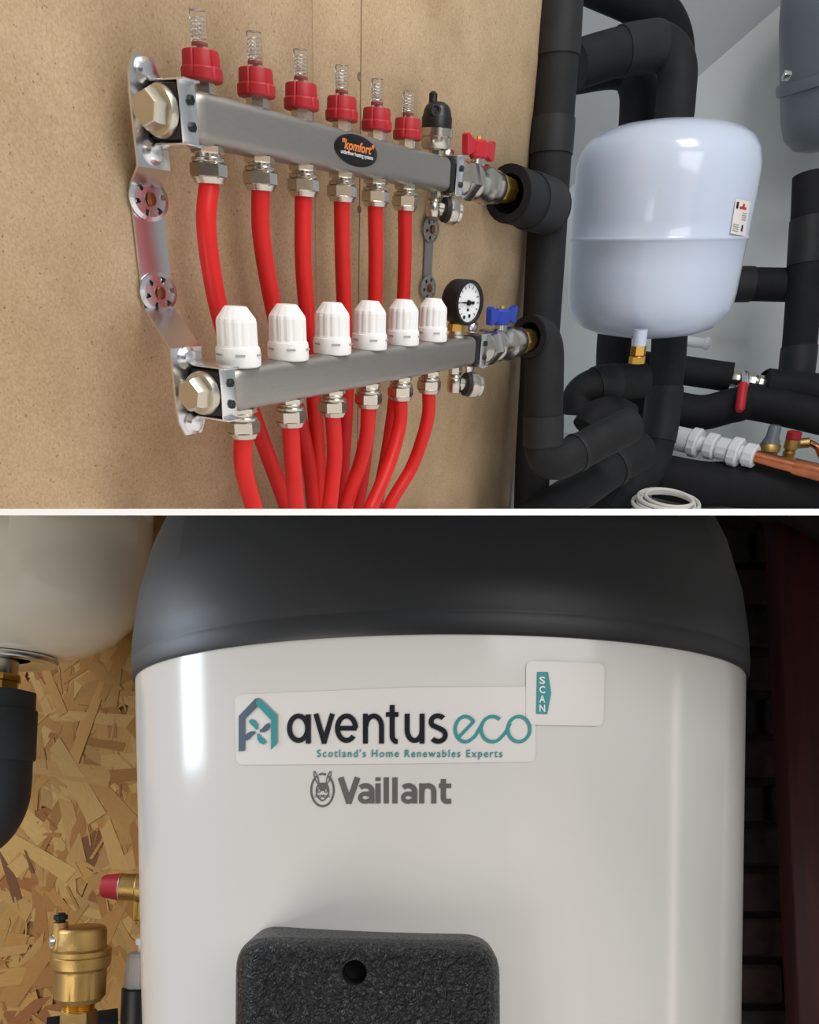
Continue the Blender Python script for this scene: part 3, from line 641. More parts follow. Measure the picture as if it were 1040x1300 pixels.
# white plastic pipe with couplings, and the copper pipe
P0, P1 = D(800, 543, 2.17), D(962, 580, 1.98); t = tthing('waste_pipe', 'white plastic pipe with ribbed couplings joining the copper pipe', 'pipe', P0)
av = (P1 - P0).normalized(); Lw = (P1 - P0).length; k = 2.04 / F
MB().lathe([(15 * k, 0), (15 * k, Lw * 0.50)], (0, 0, 0), av, 28).build('tube', 'pipe_white', t)
MB().lathe([(9 * k, Lw * 0.48), (9 * k, Lw * 0.9), (6, Lw * 0.9)][:2], (0, 0, 0), av, 20).build('sleeve', 'pipe_white', t)
for a0, a1, rr in ((0.50, 0.57, 18), (0.62, 0.70, 16), (0.71, 0.80, 13.5), (0.805, 0.88, 17.5), (0.905, 0.99, 14)):
    MB().lathe([(rr * 0.88 * k, Lw * a0), (rr * k, Lw * (a0 + 0.01)), (rr * k, Lw * (a1 - 0.01)), (rr * 0.88 * k, Lw * a1)], (0, 0, 0), av, 24, mod=lambda i, j: 0.94 if i % 4 == 0 else 1).build('coupling', 'pipe_white', t, ang=25)
pc = [D(956, 579, 1.985), D(985, 587, 1.96), D(1010, 593, 1.94), D(1200, 634, 1.80)]
t = tthing('copper_pipe', 'bare copper pipe running right from the white couplings', 'pipe', pc[0])
MB().tube([q - pc[0] for q in pc], 8 * k, 20).build('tube', 'copper', t)
d_ = (pc[2] - pc[1]).normalized(); q = D(1008, 592.5, 1.942) - pc[0]
MB().tube([q, q + d_ * 0.006, q + d_ * 0.09], [9.5 * k, 10 * k, 10 * k], 20).build('socket', 'copper', t)
# brass safety valves behind
p = D(972, 588, 2.06); t = tthing('brass_valve', 'brass valve with grey cap behind the copper pipe', 'valve', p); k = 2.05 / F
MB().lathe([(10 * k, 0), (12 * k, 4 * k), (11 * k, 14 * k), (13 * k, 16 * k), (13 * k, 22 * k), (10 * k, 26 * k)], (0, 0, 0), ZU, 20).build('body', 'brass_cast', t)
MB().lathe([(11 * k, 25 * k), (10 * k, 28 * k), (8 * k, 32 * k), (7.5 * k, 44 * k), (6 * k, 46 * k)], (0, 0, 0), ZU, 16).build('cap', 'vessel_grey', t)
MB().tube([Vector((0, -0.01, 4 * k)), D(990, 585, 2.05) - p, D(1012, 588, 2.04) - p], 6 * k, 12).build('outlet', 'brass_cast', t)
p = D(1000, 582, 2.07); t = tthing('brass_valve', 'brass safety valve with red cap behind the copper pipe', 'valve', p); k = 2.0 / F
MB().lathe([(7 * k, 0), (8 * k, 8 * k), (6 * k, 10 * k), (9 * k, 13 * k), (9 * k, 24 * k), (7 * k, 26 * k)], (0, 0, 0), ZU, 12).build('body', 'brass_cast', t, ang=30)
MB().lathe([(9.5 * k, 25 * k), (9.5 * k, 33 * k), (8 * k, 34 * k)], (0, 0, 0), ZU, 20, mod=lambda i, j: 0.95 if i % 2 else 1).build('cap', 'red_plastic', t)
MB().tube([Vector((0, 0, 17 * k)), D(1014, 563, 2.06) - p, D(1028, 562, 2.05) - p], 6.5 * k, 10).build('outlet', 'brass_cast', t)
MB().tube(spline([D(1028, 562, 2.05) - p, D(1038, 568, 2.05) - p, D(1044, 580, 2.04) - p, D(1060, 590, 2.04) - p], 6), 4 * k, 10).build('tail', 'copper', t)
# white stub on the wall, coil of cable
p = D(880, 434, 2.45); t = tthing('pipe_stub', 'short white capped pipe stub on the wall right of the vessel', 'pipe', p); k = 2.45 / F
av = D(905, 437, 2.43) - p
MB().lathe([(6 * k, -20 * k), (6 * k, 14 * k), (7.5 * k, 15 * k), (7.5 * k, 20 * k), (5 * k, 21 * k)], (0, 0, 0), av, 18).build('tube', 'pipe_white', t)
cc = D(846, 641, 1.90); fz = cc.z
co = []; nt_ = 5
for i in range(nt_ * 36 + 1):
    a = 2 * math.pi * i / 36; rr = 1 + 0.10 * math.sin(i * 0.11) - 0.05 * (i / 36)
    q = cc + Vector((0.085 * rr * math.sin(a), -0.075 * rr * math.cos(a), 0.004 * (i / 36) + 0.006 * math.sin(i * 0.17)))
    co.append(q - cc)
o = MB().tube(co, 0.0042, 8).build('cable_coil', 'cable', None, base=MT @ Matrix.Translation(cc)); tag(o, 'coil of white cable lying on the floor by the black pipes', 'cable'); clip(o, True)

# ================================================================== LOWER VIEW
TC = Vector((0.0285, 0.8223, 0)) + Vector((CAM.x, CAM.y, 0)); TR = 0.30; ZR = CAM.z + 0.1116; TAP = 0.060 / 0.36
def tank_r(z): return TR * (1 - TAP * (ZR - z))
def on_tank(x, y, off=0.0):
    r = ray(x, y); k = 0.5
    # r(z) is linear in z: solve |xy| = r(z) + off
    s = TR * TAP; a0 = TR - s * (ZR - CAM.z) + off
    A_ = r.x ** 2 + r.y ** 2 - (s * r.z) ** 2; ox, oy = CAM.x - TC.x, CAM.y - TC.y
    B_ = 2 * (r.x * ox + r.y * oy - s * r.z * a0); C_ = ox * ox + oy * oy - a0 * a0
    k = (-B_ - math.sqrt(max(0, B_ * B_ - 4 * A_ * C_))) / (2 * A_); return CAM + r * k
zb = ZR - 0.75; to = Vector((TC.x, TC.y, zb))
tank = wthing('water_cylinder', 'large glossy white hot water cylinder with black domed lid', 'water tank', to)
MB().lathe([(tank_r(zb + (ZR - zb) * i / 6), (ZR - zb) * i / 6) for i in range(7)], (0, 0, 0), ZU, 160).build('body', 'tank', tank, ang=50)
lidp = [(0.985, -0.004), (1.006, -0.004), (1.010, 0.004), (1.012, 0.03), (1.0128, 0.046), (1.0118, 0.049), (1.0128, 0.052), (1.012, 0.12), (1.0, 0.25), (0.965, 0.40), (0.905, 0.55), (0.82, 0.70), (0.68, 0.84), (0.5, 0.93), (0.25, 0.98), (0.05, 1.0)]
clip(MB().lathe([(r * TR, ZR - zb + h * TR) for r, h in lidp], (0, 0, 0), ZU, 128).build('lid', 'lid', tank, ang=60), False)
def tgrid(fn, nu, nv):
    vs = [fn(i / nu, j / nv) for j in range(nv + 1) for i in range(nu + 1)]
    return vs, [(j * (nu + 1) + i, j * (nu + 1) + i + 1, (j + 1) * (nu + 1) + i + 1, (j + 1) * (nu + 1) + i) for j in range(nv) for i in range(nu)]
def T(x, y, off=0.0006): return on_tank(x, y, off) - to
def rr_loop(pts, rad, n=6):
    """rounded polygon in pixels (clockwise list of corners)"""
    out = []; m_ = len(pts)
    for i in range(m_):
        p0, p1, p2 = Vector(pts[i - 1]), Vector(pts[i]), Vector(pts[(i + 1) % m_]); a = (p0 - p1).normalized(); b = (p2 - p1).normalized(); q = rad[i] if isinstance(rad, list) else rad
        for k in range(n + 1):
            t_ = k / n; s0 = p1 + a * q; s1_ = p1 + b * q; out.append(s0.lerp(p1, t_).lerp(p1.lerp(s1_, t_), t_))
    return out
def dense(l, st=14):
    o = []
    for i in range(len(l)):
        a, b = l[i], l[(i + 1) % len(l)]; n = max(1, int((b - a).length / st))
        for k in range(n): o.append(a.lerp(b, k / n))
    return o
def sheet(loop, off, fn=None):
    """fills a pixel polygon with a fine strip mesh laid on the tank surface"""
    bm = bmesh.new(); vs = [bm.verts.new((p[0], p[1], 0)) for p in loop]; bm.faces.new(vs)
    x0 = min(p[0] for p in loop); x1 = max(p[0] for p in loop); n = max(1, int((x1 - x0) / 12))
    for i in range(1, n):
        g = bm.verts[:] + bm.edges[:] + bm.faces[:]
        bmesh.ops.bisect_plane(bm, geom=g, plane_co=(x0 + (x1 - x0) * i / n, 0, 0), plane_no=(1, 0, 0))
    bm.verts.index_update()
    r = ([T(v.co.x, v.co.y, off) for v in bm.verts], [tuple(v.index for v in f.verts) for f in bm.faces]); bm.free(); return r
st = MB().add(*sheet(rr_loop([(298, 882), (520, 872.5), (680, 872), (680, 967), (520, 969.5), (300, 971)], [10, 1, 2, 10, 1, 10]), 0.0005)).build('logo_sticker', 'sticker', tank); st['label'] = 'long white sticker with navy and teal company lettering'
sq = MB().add(*sheet(rr_loop([(668, 838.5), (768, 842.5), (766, 922), (668, 920)], 10), 0.0009)).build('scan_sticker', 'sticker', tank); sq['label'] = 'small square white sticker with teal tab'
def onpx(name, polys, m, parent, off=0.0012):
    mb = MB()
    for l in polys: mb.add(*sheet([Vector(p) for p in l], off))
    return mb.build(name, m, parent, smooth=False)
def stroke(mb, pts, w, off):
    """flat stroke of width w pixels along a pixel polyline, with round ends"""
    n = len(pts); L = []; R_ = []
    for i in range(n):
        a = Vector(pts[max(i - 1, 0)]); b = Vector(pts[min(i + 1, n - 1)]); d = (b - a).normalized(); nn = Vector((-d.y, d.x)) * (w / 2); p = Vector(pts[i]); L.append(p + nn); R_.append(p - nn)
    vs = [T(p.x, p.y, off) for p in L + R_]; mb.add(vs, [(i, i + 1, n + i + 1, n + i) for i in range(n - 1)])
def arc(cx, cy, rx, ry, a0, a1, n=20): return [(cx + rx * math.cos(math.radians(a0 + (a1 - a0) * i / n)), cy - ry * math.sin(math.radians(a0 + (a1 - a0) * i / n))) for i in range(n + 1)]
# 'aventus' in strokes, x-height from 943 up to 908
lt = MB(); w = 6.4; OF = 0.0012; by, xh = 941.0, 33.0; cy = by - xh / 2; ry = xh / 2 - 1
def S(pts, ww=w): stroke(lt, pts, ww, OF)
S(arc(379, cy, 11.5, ry, 0, 360, 32)); S([(391.5, by - xh - 1), (391.5, by + 3)])
S([(401, by - xh - 2), (412, by + 3)]); S([(422, by - xh - 2), (411, by + 3)])
S(arc(440, cy, 11.5, ry, -40, -360, 32)); S([(429, cy), (453, cy)], 6)
S([(464, by - xh - 2), (464, by + 3)]); S(arc(474.5, cy - 2.0, 10, ry - 2, 180, 0, 18) + [(484.5, by + 3)])
S([(498, by - 46), (498, by - 7)] + arc(504.5, by - 7, 6.5, 7.5, 180, 275, 8)); S([(490, by - xh - 1), (506, by - xh - 1)], 6)
S([(517, by - xh - 2), (517, cy + 2)] + arc(526.5, cy + 2, 9.5, ry - 2, 180, 360, 18)); S([(536, by - xh - 2), (536, by + 3)])
S(arc(556, cy - 8.2, 8.5, 7.6, 35, 215, 14) + arc(556.5, cy + 8.6, 9.0, 8.0, 60, -145, 16))
lt.build('lettering', 'ink_navy', st, smooth=False)
lt = MB(); w = 4.1; by, cy = 942.5, 925.5; 
S(arc(591, cy, 13, 16, 35, 300, 30) + [(603, 935), (609, 925), (613, 918)], 4.2); S([(582.5, 936), (602, 915.5)], 4.2)
S(arc(625.5, cy, 14.5, 16, 50, 315, 30) + [(642, 930), (648, 918)], 4.2); S(arc(659, cy, 14, 16, 0, 360, 36), 4.2)
lt.build('lettering', 'ink_teal', st, smooth=False)
def tank_text(s, x0, x1, y0, y1, h, m, parent, bold=0, space=1.0, off=0.0012):
    vs, fs = text_mesh(s, bold, space); MB().add([T(x0 + (x1 - x0) * u, y0 + (y1 - y0) * u - v * h, off) for u, v in vs], fs).build('lettering', m, parent, smooth=False, fixn=False)
tank_text("Scotland's Home Renewables Experts", 402.5, 638, 961, 961, 13.5, 'ink_teal', st, 0.012, 1.25)
# house emblem with fan
onpx('house_left', [[(303, 954), (303, 909), (324, 887), (328, 886), (336, 893), (331, 898), (327, 897), (311, 913), (311, 953)]], 'ink_slate', st)
onpx('house_right', [[(326, 886), (331, 888), (352, 908), (352, 944), (344, 952), (344, 914), (325, 894)]], 'ink_teal', st, 0.0015)
for k in range(4):
    a = math.radians(90 * k + 20); q = []
    for (x, y) in ((1.5, 2.5), (3.5, 8), (2.5, 14), (-2, 18), (-6, 17), (-5, 12), (-2.5, 8), (-1, 3)): q.append((327 + x * math.cos(a) - y * math.sin(a), 929 - (x * math.sin(a) + y * math.cos(a))))
    onpx('fan_blade', [q], 'ink_teal' if k % 2 == 0 else 'ink_slate', st)
# scan tab
onpx('teal_tab', [[(682, 853), (696, 853), (700, 880), (695, 906.5), (681, 906)]], 'ink_teal', sq, 0.0014)
for i, ch in enumerate('SCAN'): tank_text(ch, 684.8, 692.4, 867.8 + 11.8 * i, 868.1 + 11.8 * i, 12.5, 'ink_white', sq, 0.03, off=0.0018)
# maker's wordmark and hare emblem
lt = MB(); OF = 0.0004; by = 1020.0; xh = 25.5; cy = by - xh / 2
def S3(pts, ww=6.6): stroke(lt, pts, ww, OF)
S3([(432.5, 987), (443.5, 1020)], 7.4); S3([(454, 987), (442.5, 1020)], 7.4)
def let_a(x):
    S3(arc(x + 8.5, by - xh + 10.0, 8.2, 7.0, 140, 0, 12) + [(x + 16.7, by)]); S3(arc(x + 8.3, by - 7.4, 6.4, 5.0, 30, 330, 20), 5.6); S3([(x + 8, by - 12.3), (x + 16, by - 13.2)], 5)
let_a(455.5); S3([(480, by - xh), (480, by)]); S3([(480, by - 33), (480, by - 28.5)]); S3([(490.5, by - 33), (490.5, by)]); S3([(501.5, by - 33), (501.5, by)])
let_a(510); S3([(535.5, by - xh), (535.5, by)]); S3([(535.5, by - 15)] + arc(543.3, by - 15, 7.6, 7.6, 180, 0, 14) + [(550.9, by)])
S3([(563, by - 31), (563, by - 7)] + arc(568.5, by - 7.5, 5.5, 5.0, 180, 265, 8) + [(573, by - 3)]); S3([(557.5, by - xh + 3), (573, by - xh + 3)], 5.6)
lt.build('wordmark', 'ink_grey', tank, smooth=False)
em = MB(); OF = 0.0004
def S2(pts, ww): stroke(em, pts, ww, OF)
S2(arc(409.5, 1003, 14.3, 20.5, 60, -240, 40), 2.6); S2(arc(409.5, 1003, 14.3, 20.5, 72, 108, 6), 2.6)
for s in (-1, 1):
    X = lambda v: 409.5 + s * v
    S2([(X(4.5), 994), (X(6), 986), (X(9.5), 979.5), (X(10.8), 979), (X(10.8), 984), (X(8), 992), (X(5), 996)], 1.4)
    S2([(X(0), 994.5), (X(4.5), 995), (X(7), 999), (X(8), 1004), (X(7), 1010), (X(4), 1014), (X(0), 1017)], 1.8); S2(arc(X(4.3), 1003.5, 1.7, 2.6, 0, 360, 12), 1.3)
    S2([(X(3), 1010), (X(10), 1009)], 0.8); S2([(X(3), 1011), (X(10), 1012)], 0.8); S2([(X(0), 1010.5), (X(3), 1013)], 1.2)
S2([(409.5, 994), (409.5, 1004)], 6.5); S2([(405.5, 996), (407, 1001)], 4); S2([(413.5, 996), (412, 1001)], 4); S2([(407.5, 1009), (409.5, 1011), (411.5, 1009)], 1.8)
eo = em.build('hare_emblem', 'ink_grey', tank, smooth=False); eo['label'] = 'grey oval emblem with a hare head'

# textured black cover at the bottom
yf = on_tank(470, 1240, 0).y
def onplane(x, y, yy): r = ray(x, y); return CAM + r * ((yy - CAM.y) / r.y)
def loop_c(grow, top, rad):
    return rr_loop([(300 - grow, top + grow * -0.2), (634 + grow, top + 5 + grow * -0.2), (636 + grow, 1420), (298 - grow, 1420)], [rad, rad, 4, 4], 8)
fo = onplane(466, 1300, yf)
cv = wthing('control_cover', 'black pebble-textured plastic cover with round hole on the cylinder front', 'cover', fo)
L0 = dense(loop_c(0, 1187, 46), 16)
def inset(l, d):
    cx = sum(p.x for p in l) / len(l); out = []
    n = len(l)
    for i in range(n):
        a = l[i - 1]; b = l[(i + 1) % n]; t_ = (b - a).normalized(); nn = Vector((-t_.y, t_.x)); c_ = Vector((467, 1300)); 
        if (c_ - l[i]).dot(nn) < 0: nn = -nn
        out.append(l[i] + nn * d)
    return out
def lay(l, yy): return [onplane(p.x, p.y, yy) - fo for p in l]
mb = MB(); F1 = [Vector((p.x, p.y)) for p in L0]
lay_y = [(0, yf + 0.085), (0, yf - 0.030), (2, yf - 0.038), (7, yf - 0.044), (14, yf - 0.0485), (20, yf - 0.0500), (24, yf - 0.0503)]
loops = [[onplane(p.x, p.y, max(yy, yf - 0.0503) if yy < yf else yf) - fo + Vector((0, yy - (yy if yy < yf else yf), 0)) for p in inset(F1, d)] for d, yy in lay_y]
mb.loft(loops, cap=False)
# front face with a hole
bm = bmesh.new(); ov = [bm.verts.new(p) for p in loops[-1]]; oe = [bm.edges.new((ov[i], ov[(i + 1) % len(ov)])) for i in range(len(ov))]
yh = yf - 0.0503; hc = onplane(450, 1235, yh) - fo; hr = 15.5 * (yh - CAM.y) / F
hv = [bm.verts.new(hc + Vector((hr * math.cos(2 * math.pi * i / 32), 0, hr * math.sin(2 * math.pi * i / 32)))) for i in range(32)]
he = [bm.edges.new((hv[i], hv[(i + 1) % 32])) for i in range(32)]
bmesh.ops.triangle_fill(bm, edges=oe + he, use_beauty=True); bm.verts.index_update()
mb.add([v.co.copy() for v in bm.verts], [tuple(v.index for v in f.verts) for f in bm.faces]); bm.free()
pm = mat('pebbled_black', (40, 41, 43), 0.36, spec=0.5); nt = pm.node_tree; b = nt.nodes['Principled BSDF']
tc = nt.nodes.new('ShaderNodeTexCoord'); vo = nt.nodes.new('ShaderNodeTexVoronoi'); vo.inputs['Scale'].default_value = 330; vo.feature = 'SMOOTH_F1'
nz = nt.nodes.new('ShaderNodeTexNoise'); nz.inputs['Scale'].default_value = 260; nz.inputs['Detail'].default_value = 1.5; nz.inputs['Distortion'].default_value = 1.0
nt.links.new(tc.outputs['Object'], nz.inputs['Vector']); bp = nt.nodes.new('ShaderNodeBump'); bp.inputs['Strength'].default_value = 1.0; bp.inputs['Distance'].default_value = 0.010
nt.links.new(nz.outputs['Fac'], bp.inputs['Height']); nt.links.new(bp.outputs[0], b.inputs['Normal'])
mb.build('shell', pm, cv, ang=40)
h = MB(); h.lathe([(hr, 0), (hr * 0.96, 0.016), (hr * 0.5, 0.016)], hc, (0, 1, 0), 32, cap=True); h.f = [f for f in h.f if not (len(f) == 32 and max(f) < 32)]
h.build('hole_lining', 'black_rubber', cv)

# ---- OSB wall with its strands
YW = CAM.y + 1.32
ow = bpy.data.objects.new('wall_osb', None); COL.objects.link(ow); WM[ow.name] = Matrix.Identity(4); tag(ow, 'golden strand board wall on the left behind the cylinder', 'wall', kind='structure')
def osb_mat(name, c0, c1):
    m = mat(name, c0, 0.62, spec=0.35); nt = m.node_tree; b = nt.nodes['Principled BSDF']
    at = nt.nodes.new('ShaderNodeAttribute'); at.attribute_name = 'tone'; uv = nt.nodes.new('ShaderNodeUVMap')
    mp = nt.nodes.new('ShaderNodeMapping'); mp.inputs['Scale'].default_value = (3, 60, 1); n = nt.nodes.new('ShaderNodeTexNoise'); n.inputs['Scale'].default_value = 3; n.inputs['Detail'].default_value = 5
    nt.links.new(uv.outputs[0], mp.inputs[0]); nt.links.new(mp.outputs[0], n.inputs['Vector'])
    r = nt.nodes.new('ShaderNodeValToRGB'); r.color_ramp.elements[0].position = 0.3; r.color_ramp.elements[1].position = 0.7
    r.color_ramp.elements[0].color = (0.78, 0.75, 0.72, 1); r.color_ramp.elements[1].color = (1, 1, 1, 1)
    mx = nt.nodes.new('ShaderNodeMix'); mx.data_type = 'RGBA'; mx.blend_type = 'MULTIPLY'; mx.inputs[0].default_value = 1
    nt.links.new(n.outputs['Fac'], r.inputs[0]); nt.links.new(at.outputs['Color'], mx.inputs[6]); nt.links.new(r.outputs[0], mx.inputs[7]); nt.links.new(mx.outputs[2], b.inputs['Base Color'])
    bp = nt.nodes.new('ShaderNodeBump'); bp.inputs['Strength'].default_value = 0.25; bp.inputs['Distance'].default_value = 0.001; nt.links.new(n.outputs['Fac'], bp.inputs['Height']); nt.links.new(bp.outputs[0], b.inputs['Normal'])
    return m
clip(MB().box((-0.55, YW + 0.012, 1.25), (1.5, 0.018, 1.7)).build('board', mat('osb_base', (170, 124, 66), 0.7, var=0.35, vscale=35, bump=0.4, bscale=60), ow, smooth=False), False)
tones = [((198, 150, 84), 30), ((186, 136, 72), 26), ((208, 166, 100), 16), ((174, 122, 62), 14), ((164, 104, 56), 6), ((192, 148, 88), 18), ((130, 84, 48), 2)]
tl = [t_ for t_, n in tones for _ in range(n)]
vs, fs, uvs, cols = [], [], [], []
zt = lambda x: (W(x, 640, 1.4)).z
for i in range(2600):
    x = random.uniform(-0.98, -0.30); z = random.uniform(0.75, 1.80); 
    big = random.random() < 0.5
    Ls = random.uniform(0.06, 0.20) if big else random.uniform(0.015, 0.05); ws = random.uniform(0.012, 0.036) if big else random.uniform(0.002, 0.008)
    a = random.gauss(math.pi / 2, 0.75) if random.random() < 0.7 else random.uniform(0, math.pi); d = Vector((math.cos(a), 0, math.sin(a))); n_ = Vector((-d.z, 0, d.x))
    y = YW - 0.0002 - 0.0026 * (i / 2600) - random.uniform(0, 0.0008); tilt = random.uniform(-0.012, 0.012)
    p = Vector((x, y, z)); k = len(vs); sk = random.uniform(-0.6, 0.6) * ws
    c4 = [p - d * Ls / 2 - n_ * ws / 2 + Vector((0, 0, 0)), p + d * (Ls / 2 + sk) - n_ * ws * random.uniform(0.2, 0.5), p + d * (Ls / 2 - sk) + n_ * ws * random.uniform(0.2, 0.5), p - d * (Ls / 2 + sk * 0.5) + n_ * ws / 2]
    c4[0].y += tilt * ws; c4[3].y -= tilt * ws
    if max((q - CAM).dot(DIVN) for q in c4) > -DIVT: continue
    vs += c4; vs += [q + Vector((0, 0.0012, 0)) for q in c4]
    F_ = [(k, k + 1, k + 2, k + 3)] + [(k + j, k + 4 + j, k + 4 + (j + 1) % 4, k + (j + 1) % 4) for j in range(4)]; fs += F_
    t_ = random.choice(tl); br_ = random.uniform(0.9, 1.08); cc_ = lin(t_); o_ = random.random() * 20
    U4 = [(o_, o_), (o_ + Ls * 6, o_), (o_ + Ls * 6, o_ + ws * 6), (o_, o_ + ws * 6)]
    for f in F_:
        for q in f: uvs.append(U4[(q - k) % 4]); cols.append((cc_[0] * br_, cc_[1] * br_, cc_[2] * br_, 1))
me = bpy.data.meshes.new('strands'); me.from_pydata([tuple(v) for v in vs], [], fs); me.uv_layers.new(name='UVMap'); me.color_attributes.new('tone', 'FLOAT_COLOR', 'CORNER')
me.uv_layers['UVMap'].data.foreach_set('uv', [q for u in uvs for q in u]); me.color_attributes['tone'].data.foreach_set('color', [q for c_ in cols for q in c_])
me.materials.append(osb_mat('osb_strand', (206, 164, 96), (160, 110, 60)))
so = link('strands', me, ow); so['kind'] = 'stuff'

# ---- dark brick wall and timbers on the right
YB = CAM.y + 1.45
bw = bpy.data.objects.new('wall_brick', None); COL.objects.link(bw); WM[bw.name] = Matrix.Identity(4); tag(bw, 'dark unlit brick wall to the right behind the cylinder', 'wall', kind='structure')
clip(MB().box((0.85, YB + 0.05, 1.2), (1.3, 0.06, 1.9)).build('mortar_bed', 'mortar', bw, smooth=False), False)
z = 0.72; row = 0
while z < 1.86:
    x = 0.44 - (0.11 if row % 2 else 0); hgt = 0.066
    while x < 1.4:
        L_ = random.uniform(0.19, 0.235)
        o = MB().box((x + L_ / 2, YB + 0.012 - random.uniform(0, 0.012), z + hgt / 2), (L_, 0.05, hgt), 0.006, segs=1).build('brick', random.choice(['brick', 'brick2']), bw, smooth=False); clip(o, False)
        if not o.data.polygons: bpy.data.objects.remove(o)
        x += L_ + 0.016
    z += hgt + 0.014; row += 1
for (x0, x1, m, y, lab) in ((1003, 1075, 'timber', 1.30, 'dark red timber post at the right edge beside the cylinder'),):
    a = W(x0, 1000, y); b_ = W(x1, 1000, y)
    o = MB().box(((a.x + b_.x) / 2, a.y + 0.03, 1.2), (b_.x - a.x, 0.05, 1.6), 0.004).build('timber_post', m); tag(o, lab, 'post'); clip(o, False)
a = W(985, 690, 1.33); o = MB().box((a.x + 0.15, a.y + 0.02, a.z + 0.01), (0.5, 0.06, 0.07), 0.004, Matrix.Rotation(0.5, 3, 'Y') @ Matrix.Identity(3)).build('timber_beam', 'timber2'); tag(o, 'dark timber beam in the shadow beside the black lid', 'beam'); clip(o, False)
# the dim room that the glossy cylinder reflects
MBo = MB().box((0.0, 0.6, -0.02), (5, 5, 0.04)).build('floor_lower', 'floor', smooth=False); tag(MBo, 'pale floor of the lower room', 'floor', kind='structure')  # unseen floor, kept pale to bounce light up to the cream vessel

for nm, bx_, sz, lab in (('wall_right', (1.9, -0.3, 0.6), (0.06, 3.6, 1.7), 'dark wall at the right of the lower room'), ('wall_rear', (0.2, -2.1, 0.6), (3.5, 0.06, 1.5), 'dark wall behind the viewpoint of the lower room')):
    o = MB().box(bx_, sz).build(nm, 'timber2', smooth=False); tag(o, lab, 'wall', kind='structure')
# ---- cream vessel, its flange, nut and insulated elbow
cx = W(-2, 760, 1.10); c = Vector((cx.x, cx.y, W(0, 838, 1.10).z)); k = 1.10 / F
t = wthing('expansion_vessel', 'cream white expansion vessel at the upper left against the strand board', 'vessel', c)
pf = [(40, 0), (75, 4), (110, 14), (140, 30), (160, 50), (174, 76), (180, 100), (183, 130), (184, 180), (184, 330)]
clip(MB().lathe([(h * k, v * k) for h, v in pf], (0, 0, 0), ZU, 96).build('shell', 'cream', t, ang=60), False)
MB().lathe([(60 * k, 4 * k), (72 * k, 2 * k), (73.5 * k, -1 * k), (72 * k, -5 * k), (60 * k, -6 * k), (52 * k, 0), (30 * k, 0)], (0, 0, 0), ZU, 64).build('flange', 'chrome', t, ang=50)
nn = MB(); nn.lathe([(27 * k, 2 * k), (27 * k, -22 * k)], (0, 0, 0), ZU, 32); nn.build('threaded_socket', 'nickel', t)
n2 = MB(); n2.lathe([(31 * k, -20 * k), (32 * k, -22 * k), (32 * k, -28 * k), (28 * k, -30 * k)], (0, 0, 0), ZU, 8); n2.lathe([(29 * k, -29 * k), (29 * k, -50 * k)], (0, 0, 0), ZU, 8); n2.build('brass_nut', 'brass', t, ang=30)
q = c + Vector((0, 0, -38 * k)); t = wthing('insulated_elbow', 'black foam insulated elbow hanging under the cream vessel', 'pipe', q)
zz = lambda v: Vector((0, 0, -v * k))
MB().lathe([(40 * k, -2 * k), (48.5 * k, -4 * k), (49 * k, -40 * k)][0:3], (0, 0, 0), ZU, 40).build('collar', 'foam_lit', t)
MB().lathe([(50.5 * k, -26 * k), (51.5 * k, -28 * k), (51.5 * k, -88 * k), (50 * k, -90 * k)], (0, 0, 0), ZU, 40).build('tape_band', 'foam_lit', t)
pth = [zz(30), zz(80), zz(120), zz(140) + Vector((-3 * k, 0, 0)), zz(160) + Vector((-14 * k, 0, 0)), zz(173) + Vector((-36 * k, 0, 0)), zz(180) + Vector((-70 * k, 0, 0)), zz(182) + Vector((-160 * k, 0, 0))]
MB().tube(spline(pth, 6), 48 * k, 40).build('elbow', 'foam_lit', t, ang=50)
MB().tube([zz(196) + Vector((-8 * k, -0.004, 0)), zz(186) + Vector((-30 * k, -0.004, 0)), zz(182) + Vector((-90 * k, -0.004, 0))], [46 * k, 50 * k, 50 * k], 40).build('foam_sleeve', 'foam_lit', t, ang=50)

# ---- brass air vent at lower left
p = W(100, 1300, 0.95); k = 0.95 / F
t = wthing('brass_air_vent', 'cast brass automatic air vent with black top screw at the lower left', 'air vent', p)
y_ = lambda v: (1300 - v) * k
MB().lathe([(22.5 * k, y_(1330)), (22.5 * k, y_(1286)), (20 * k, y_(1282))], (0, 0, 0), ZU, 6, phase=0.25).build('hex_base', 'brass_cast', t, ang=30)
MB().lathe([(19 * k * (1 if i % 2 else 0.94), y_(1284 - i * 1.1)) for i in range(11)], (0, 0, 0), ZU, 32).build('thread', 'brass', t, ang=20)
MB().lathe([(20 * k, y_(1273)), (26 * k, y_(1272)), (31 * k, y_(1265)), (31.5 * k, y_(1236)), (32 * k, y_(1232)), (35.5 * k, y_(1228)), (36.5 * k, y_(1222)), (36.5 * k, y_(1215)), (35.5 * k, y_(1214)), (36.5 * k, y_(1213)), (36.5 * k, y_(1207)), (34.5 * k, y_(1206)), (33 * k, y_(1205))], (0, 0, 0), ZU, 64, mod=lambda i, j: (0.965 if (i % 8) in (0,) else 1) if j in (2, 3) else 1).build('body', 'brass_cast', t, ang=30)
MB().lathe([(33 * k, y_(1206)), (30.5 * k, y_(1205)), (30 * k, y_(1184)), (28.5 * k, y_(1180)), (25 * k, y_(1178)), (10 * k, y_(1177))], (0, 0, 0), ZU, 48).build('bonnet', 'brass_cast', t, ang=40)
MB().lathe([(9 * k, y_(1210)), (9.5 * k, y_(1185)), (9 * k, y_(1172)), (7.5 * k, y_(1171))], (-24 * k, -10 * k, 0), ZU, 24).build('vent_stem', 'brass_cast', t)
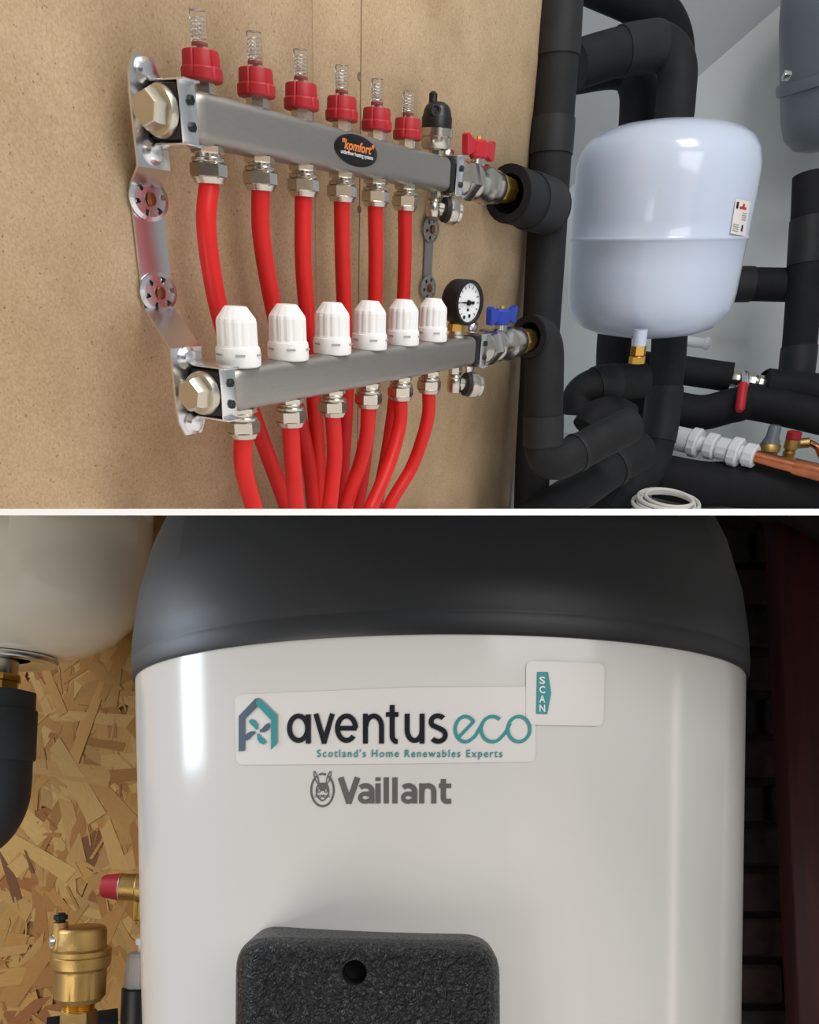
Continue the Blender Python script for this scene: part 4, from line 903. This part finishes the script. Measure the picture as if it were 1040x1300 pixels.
MB().lathe([(6 * k, y_(1172)), (6 * k, y_(1169)), (8.5 * k, y_(1168)), (8.5 * k, y_(1163)), (6 * k, y_(1162)), (5 * k, y_(1160))], (-24 * k, -10 * k, 0), ZU, 20).build('vent_screw', 'black_plastic', t)
MB().lathe([(9 * k, 0), (9 * k, 5 * k), (7 * k, 6 * k), (3 * k, 5 * k)], (-30 * k, -12 * k, y_(1195)), (-0.9, -0.45, 0), 20).build('side_port', 'chrome', t)
q = W(60, 1306, 1.0); q2 = W(150, 1294, 1.03); o = MB().tube([Vector((0, 0, 0)), (q2 - q) * 0.5, q2 - q], 0.014, 20).build('foam_pipe', 'foam', None, base=Matrix.Translation(q)); tag(o, 'black foam covered pipe behind the brass air vent', 'pipe')

# ---- red and brass safety valve
p = W(160, 1126, 1.02); k = 1.02 / F
t = wthing('safety_valve', 'brass safety valve with red ribbed knob poking out beside the cylinder', 'valve', p); ax = Vector((1, 0.05, -0.04)).normalized()
MB().lathe([(10 * k, -29.5 * k), (13 * k, -29 * k), (14.5 * k, -26 * k), (17 * k, -8 * k), (17.5 * k, -6 * k)], (0, 0, 0), ax, 40, mod=lambda i, j: 0.97 if i % 2 and j in (2, 3) else 1).build('knob', 'red_handle', t, ang=25)
MB().lathe([(17.3 * k, -6.5 * k), (17.6 * k, -5.5 * k), (17.3 * k, -5 * k)], (0, 0, 0), ax, 40).build('collar', 'chrome', t)
MB().lathe([(16.5 * k, -6 * k), (17 * k, -3 * k), (17 * k, 14 * k), (19 * k, 16 * k), (19 * k, 50 * k)], (0, 0, 0), ax, 40).build('body', 'brass_cast', t, ang=40)
MB().lathe([(6 * k, -12 * k), (6 * k, -40 * k), (4 * k, -42 * k), (4 * k, -46 * k)], (16 * k, 0, 0), ZU, 16).build('drain_screw', 'brass', t)

# ---- clear and black separator bottle half hidden by the cylinder
p = W(176, 1300, 0.98); k = 0.98 / F; y_ = lambda v: (1300 - v) * k
t = wthing('flow_sight_unit', 'black and clear plastic sight unit half hidden behind the cylinder', 'fitting', p)
MB().lathe([(22 * k, y_(1330)), (22 * k, y_(1255)), (20 * k, y_(1253))], (0, 0, 0), ZU, 32).build('base', 'black_plastic', t)
MB().lathe([(20 * k, y_(1255)), (17 * k, y_(1215)), (14 * k, y_(1211)), (8 * k, y_(1210))], (0, 0, 0), ZU, 24, mod=lambda i, j: 0.93 if i % 3 == 0 else 1).build('clear_top', 'clear', t, ang=20)
MB().lathe([(4 * k, y_(1212)), (4 * k, y_(1202)), (7 * k, y_(1201)), (7 * k, y_(1194)), (5 * k, y_(1193))], (0, 0, 0), ZU, 16).build('cap', 'white_plastic', t)
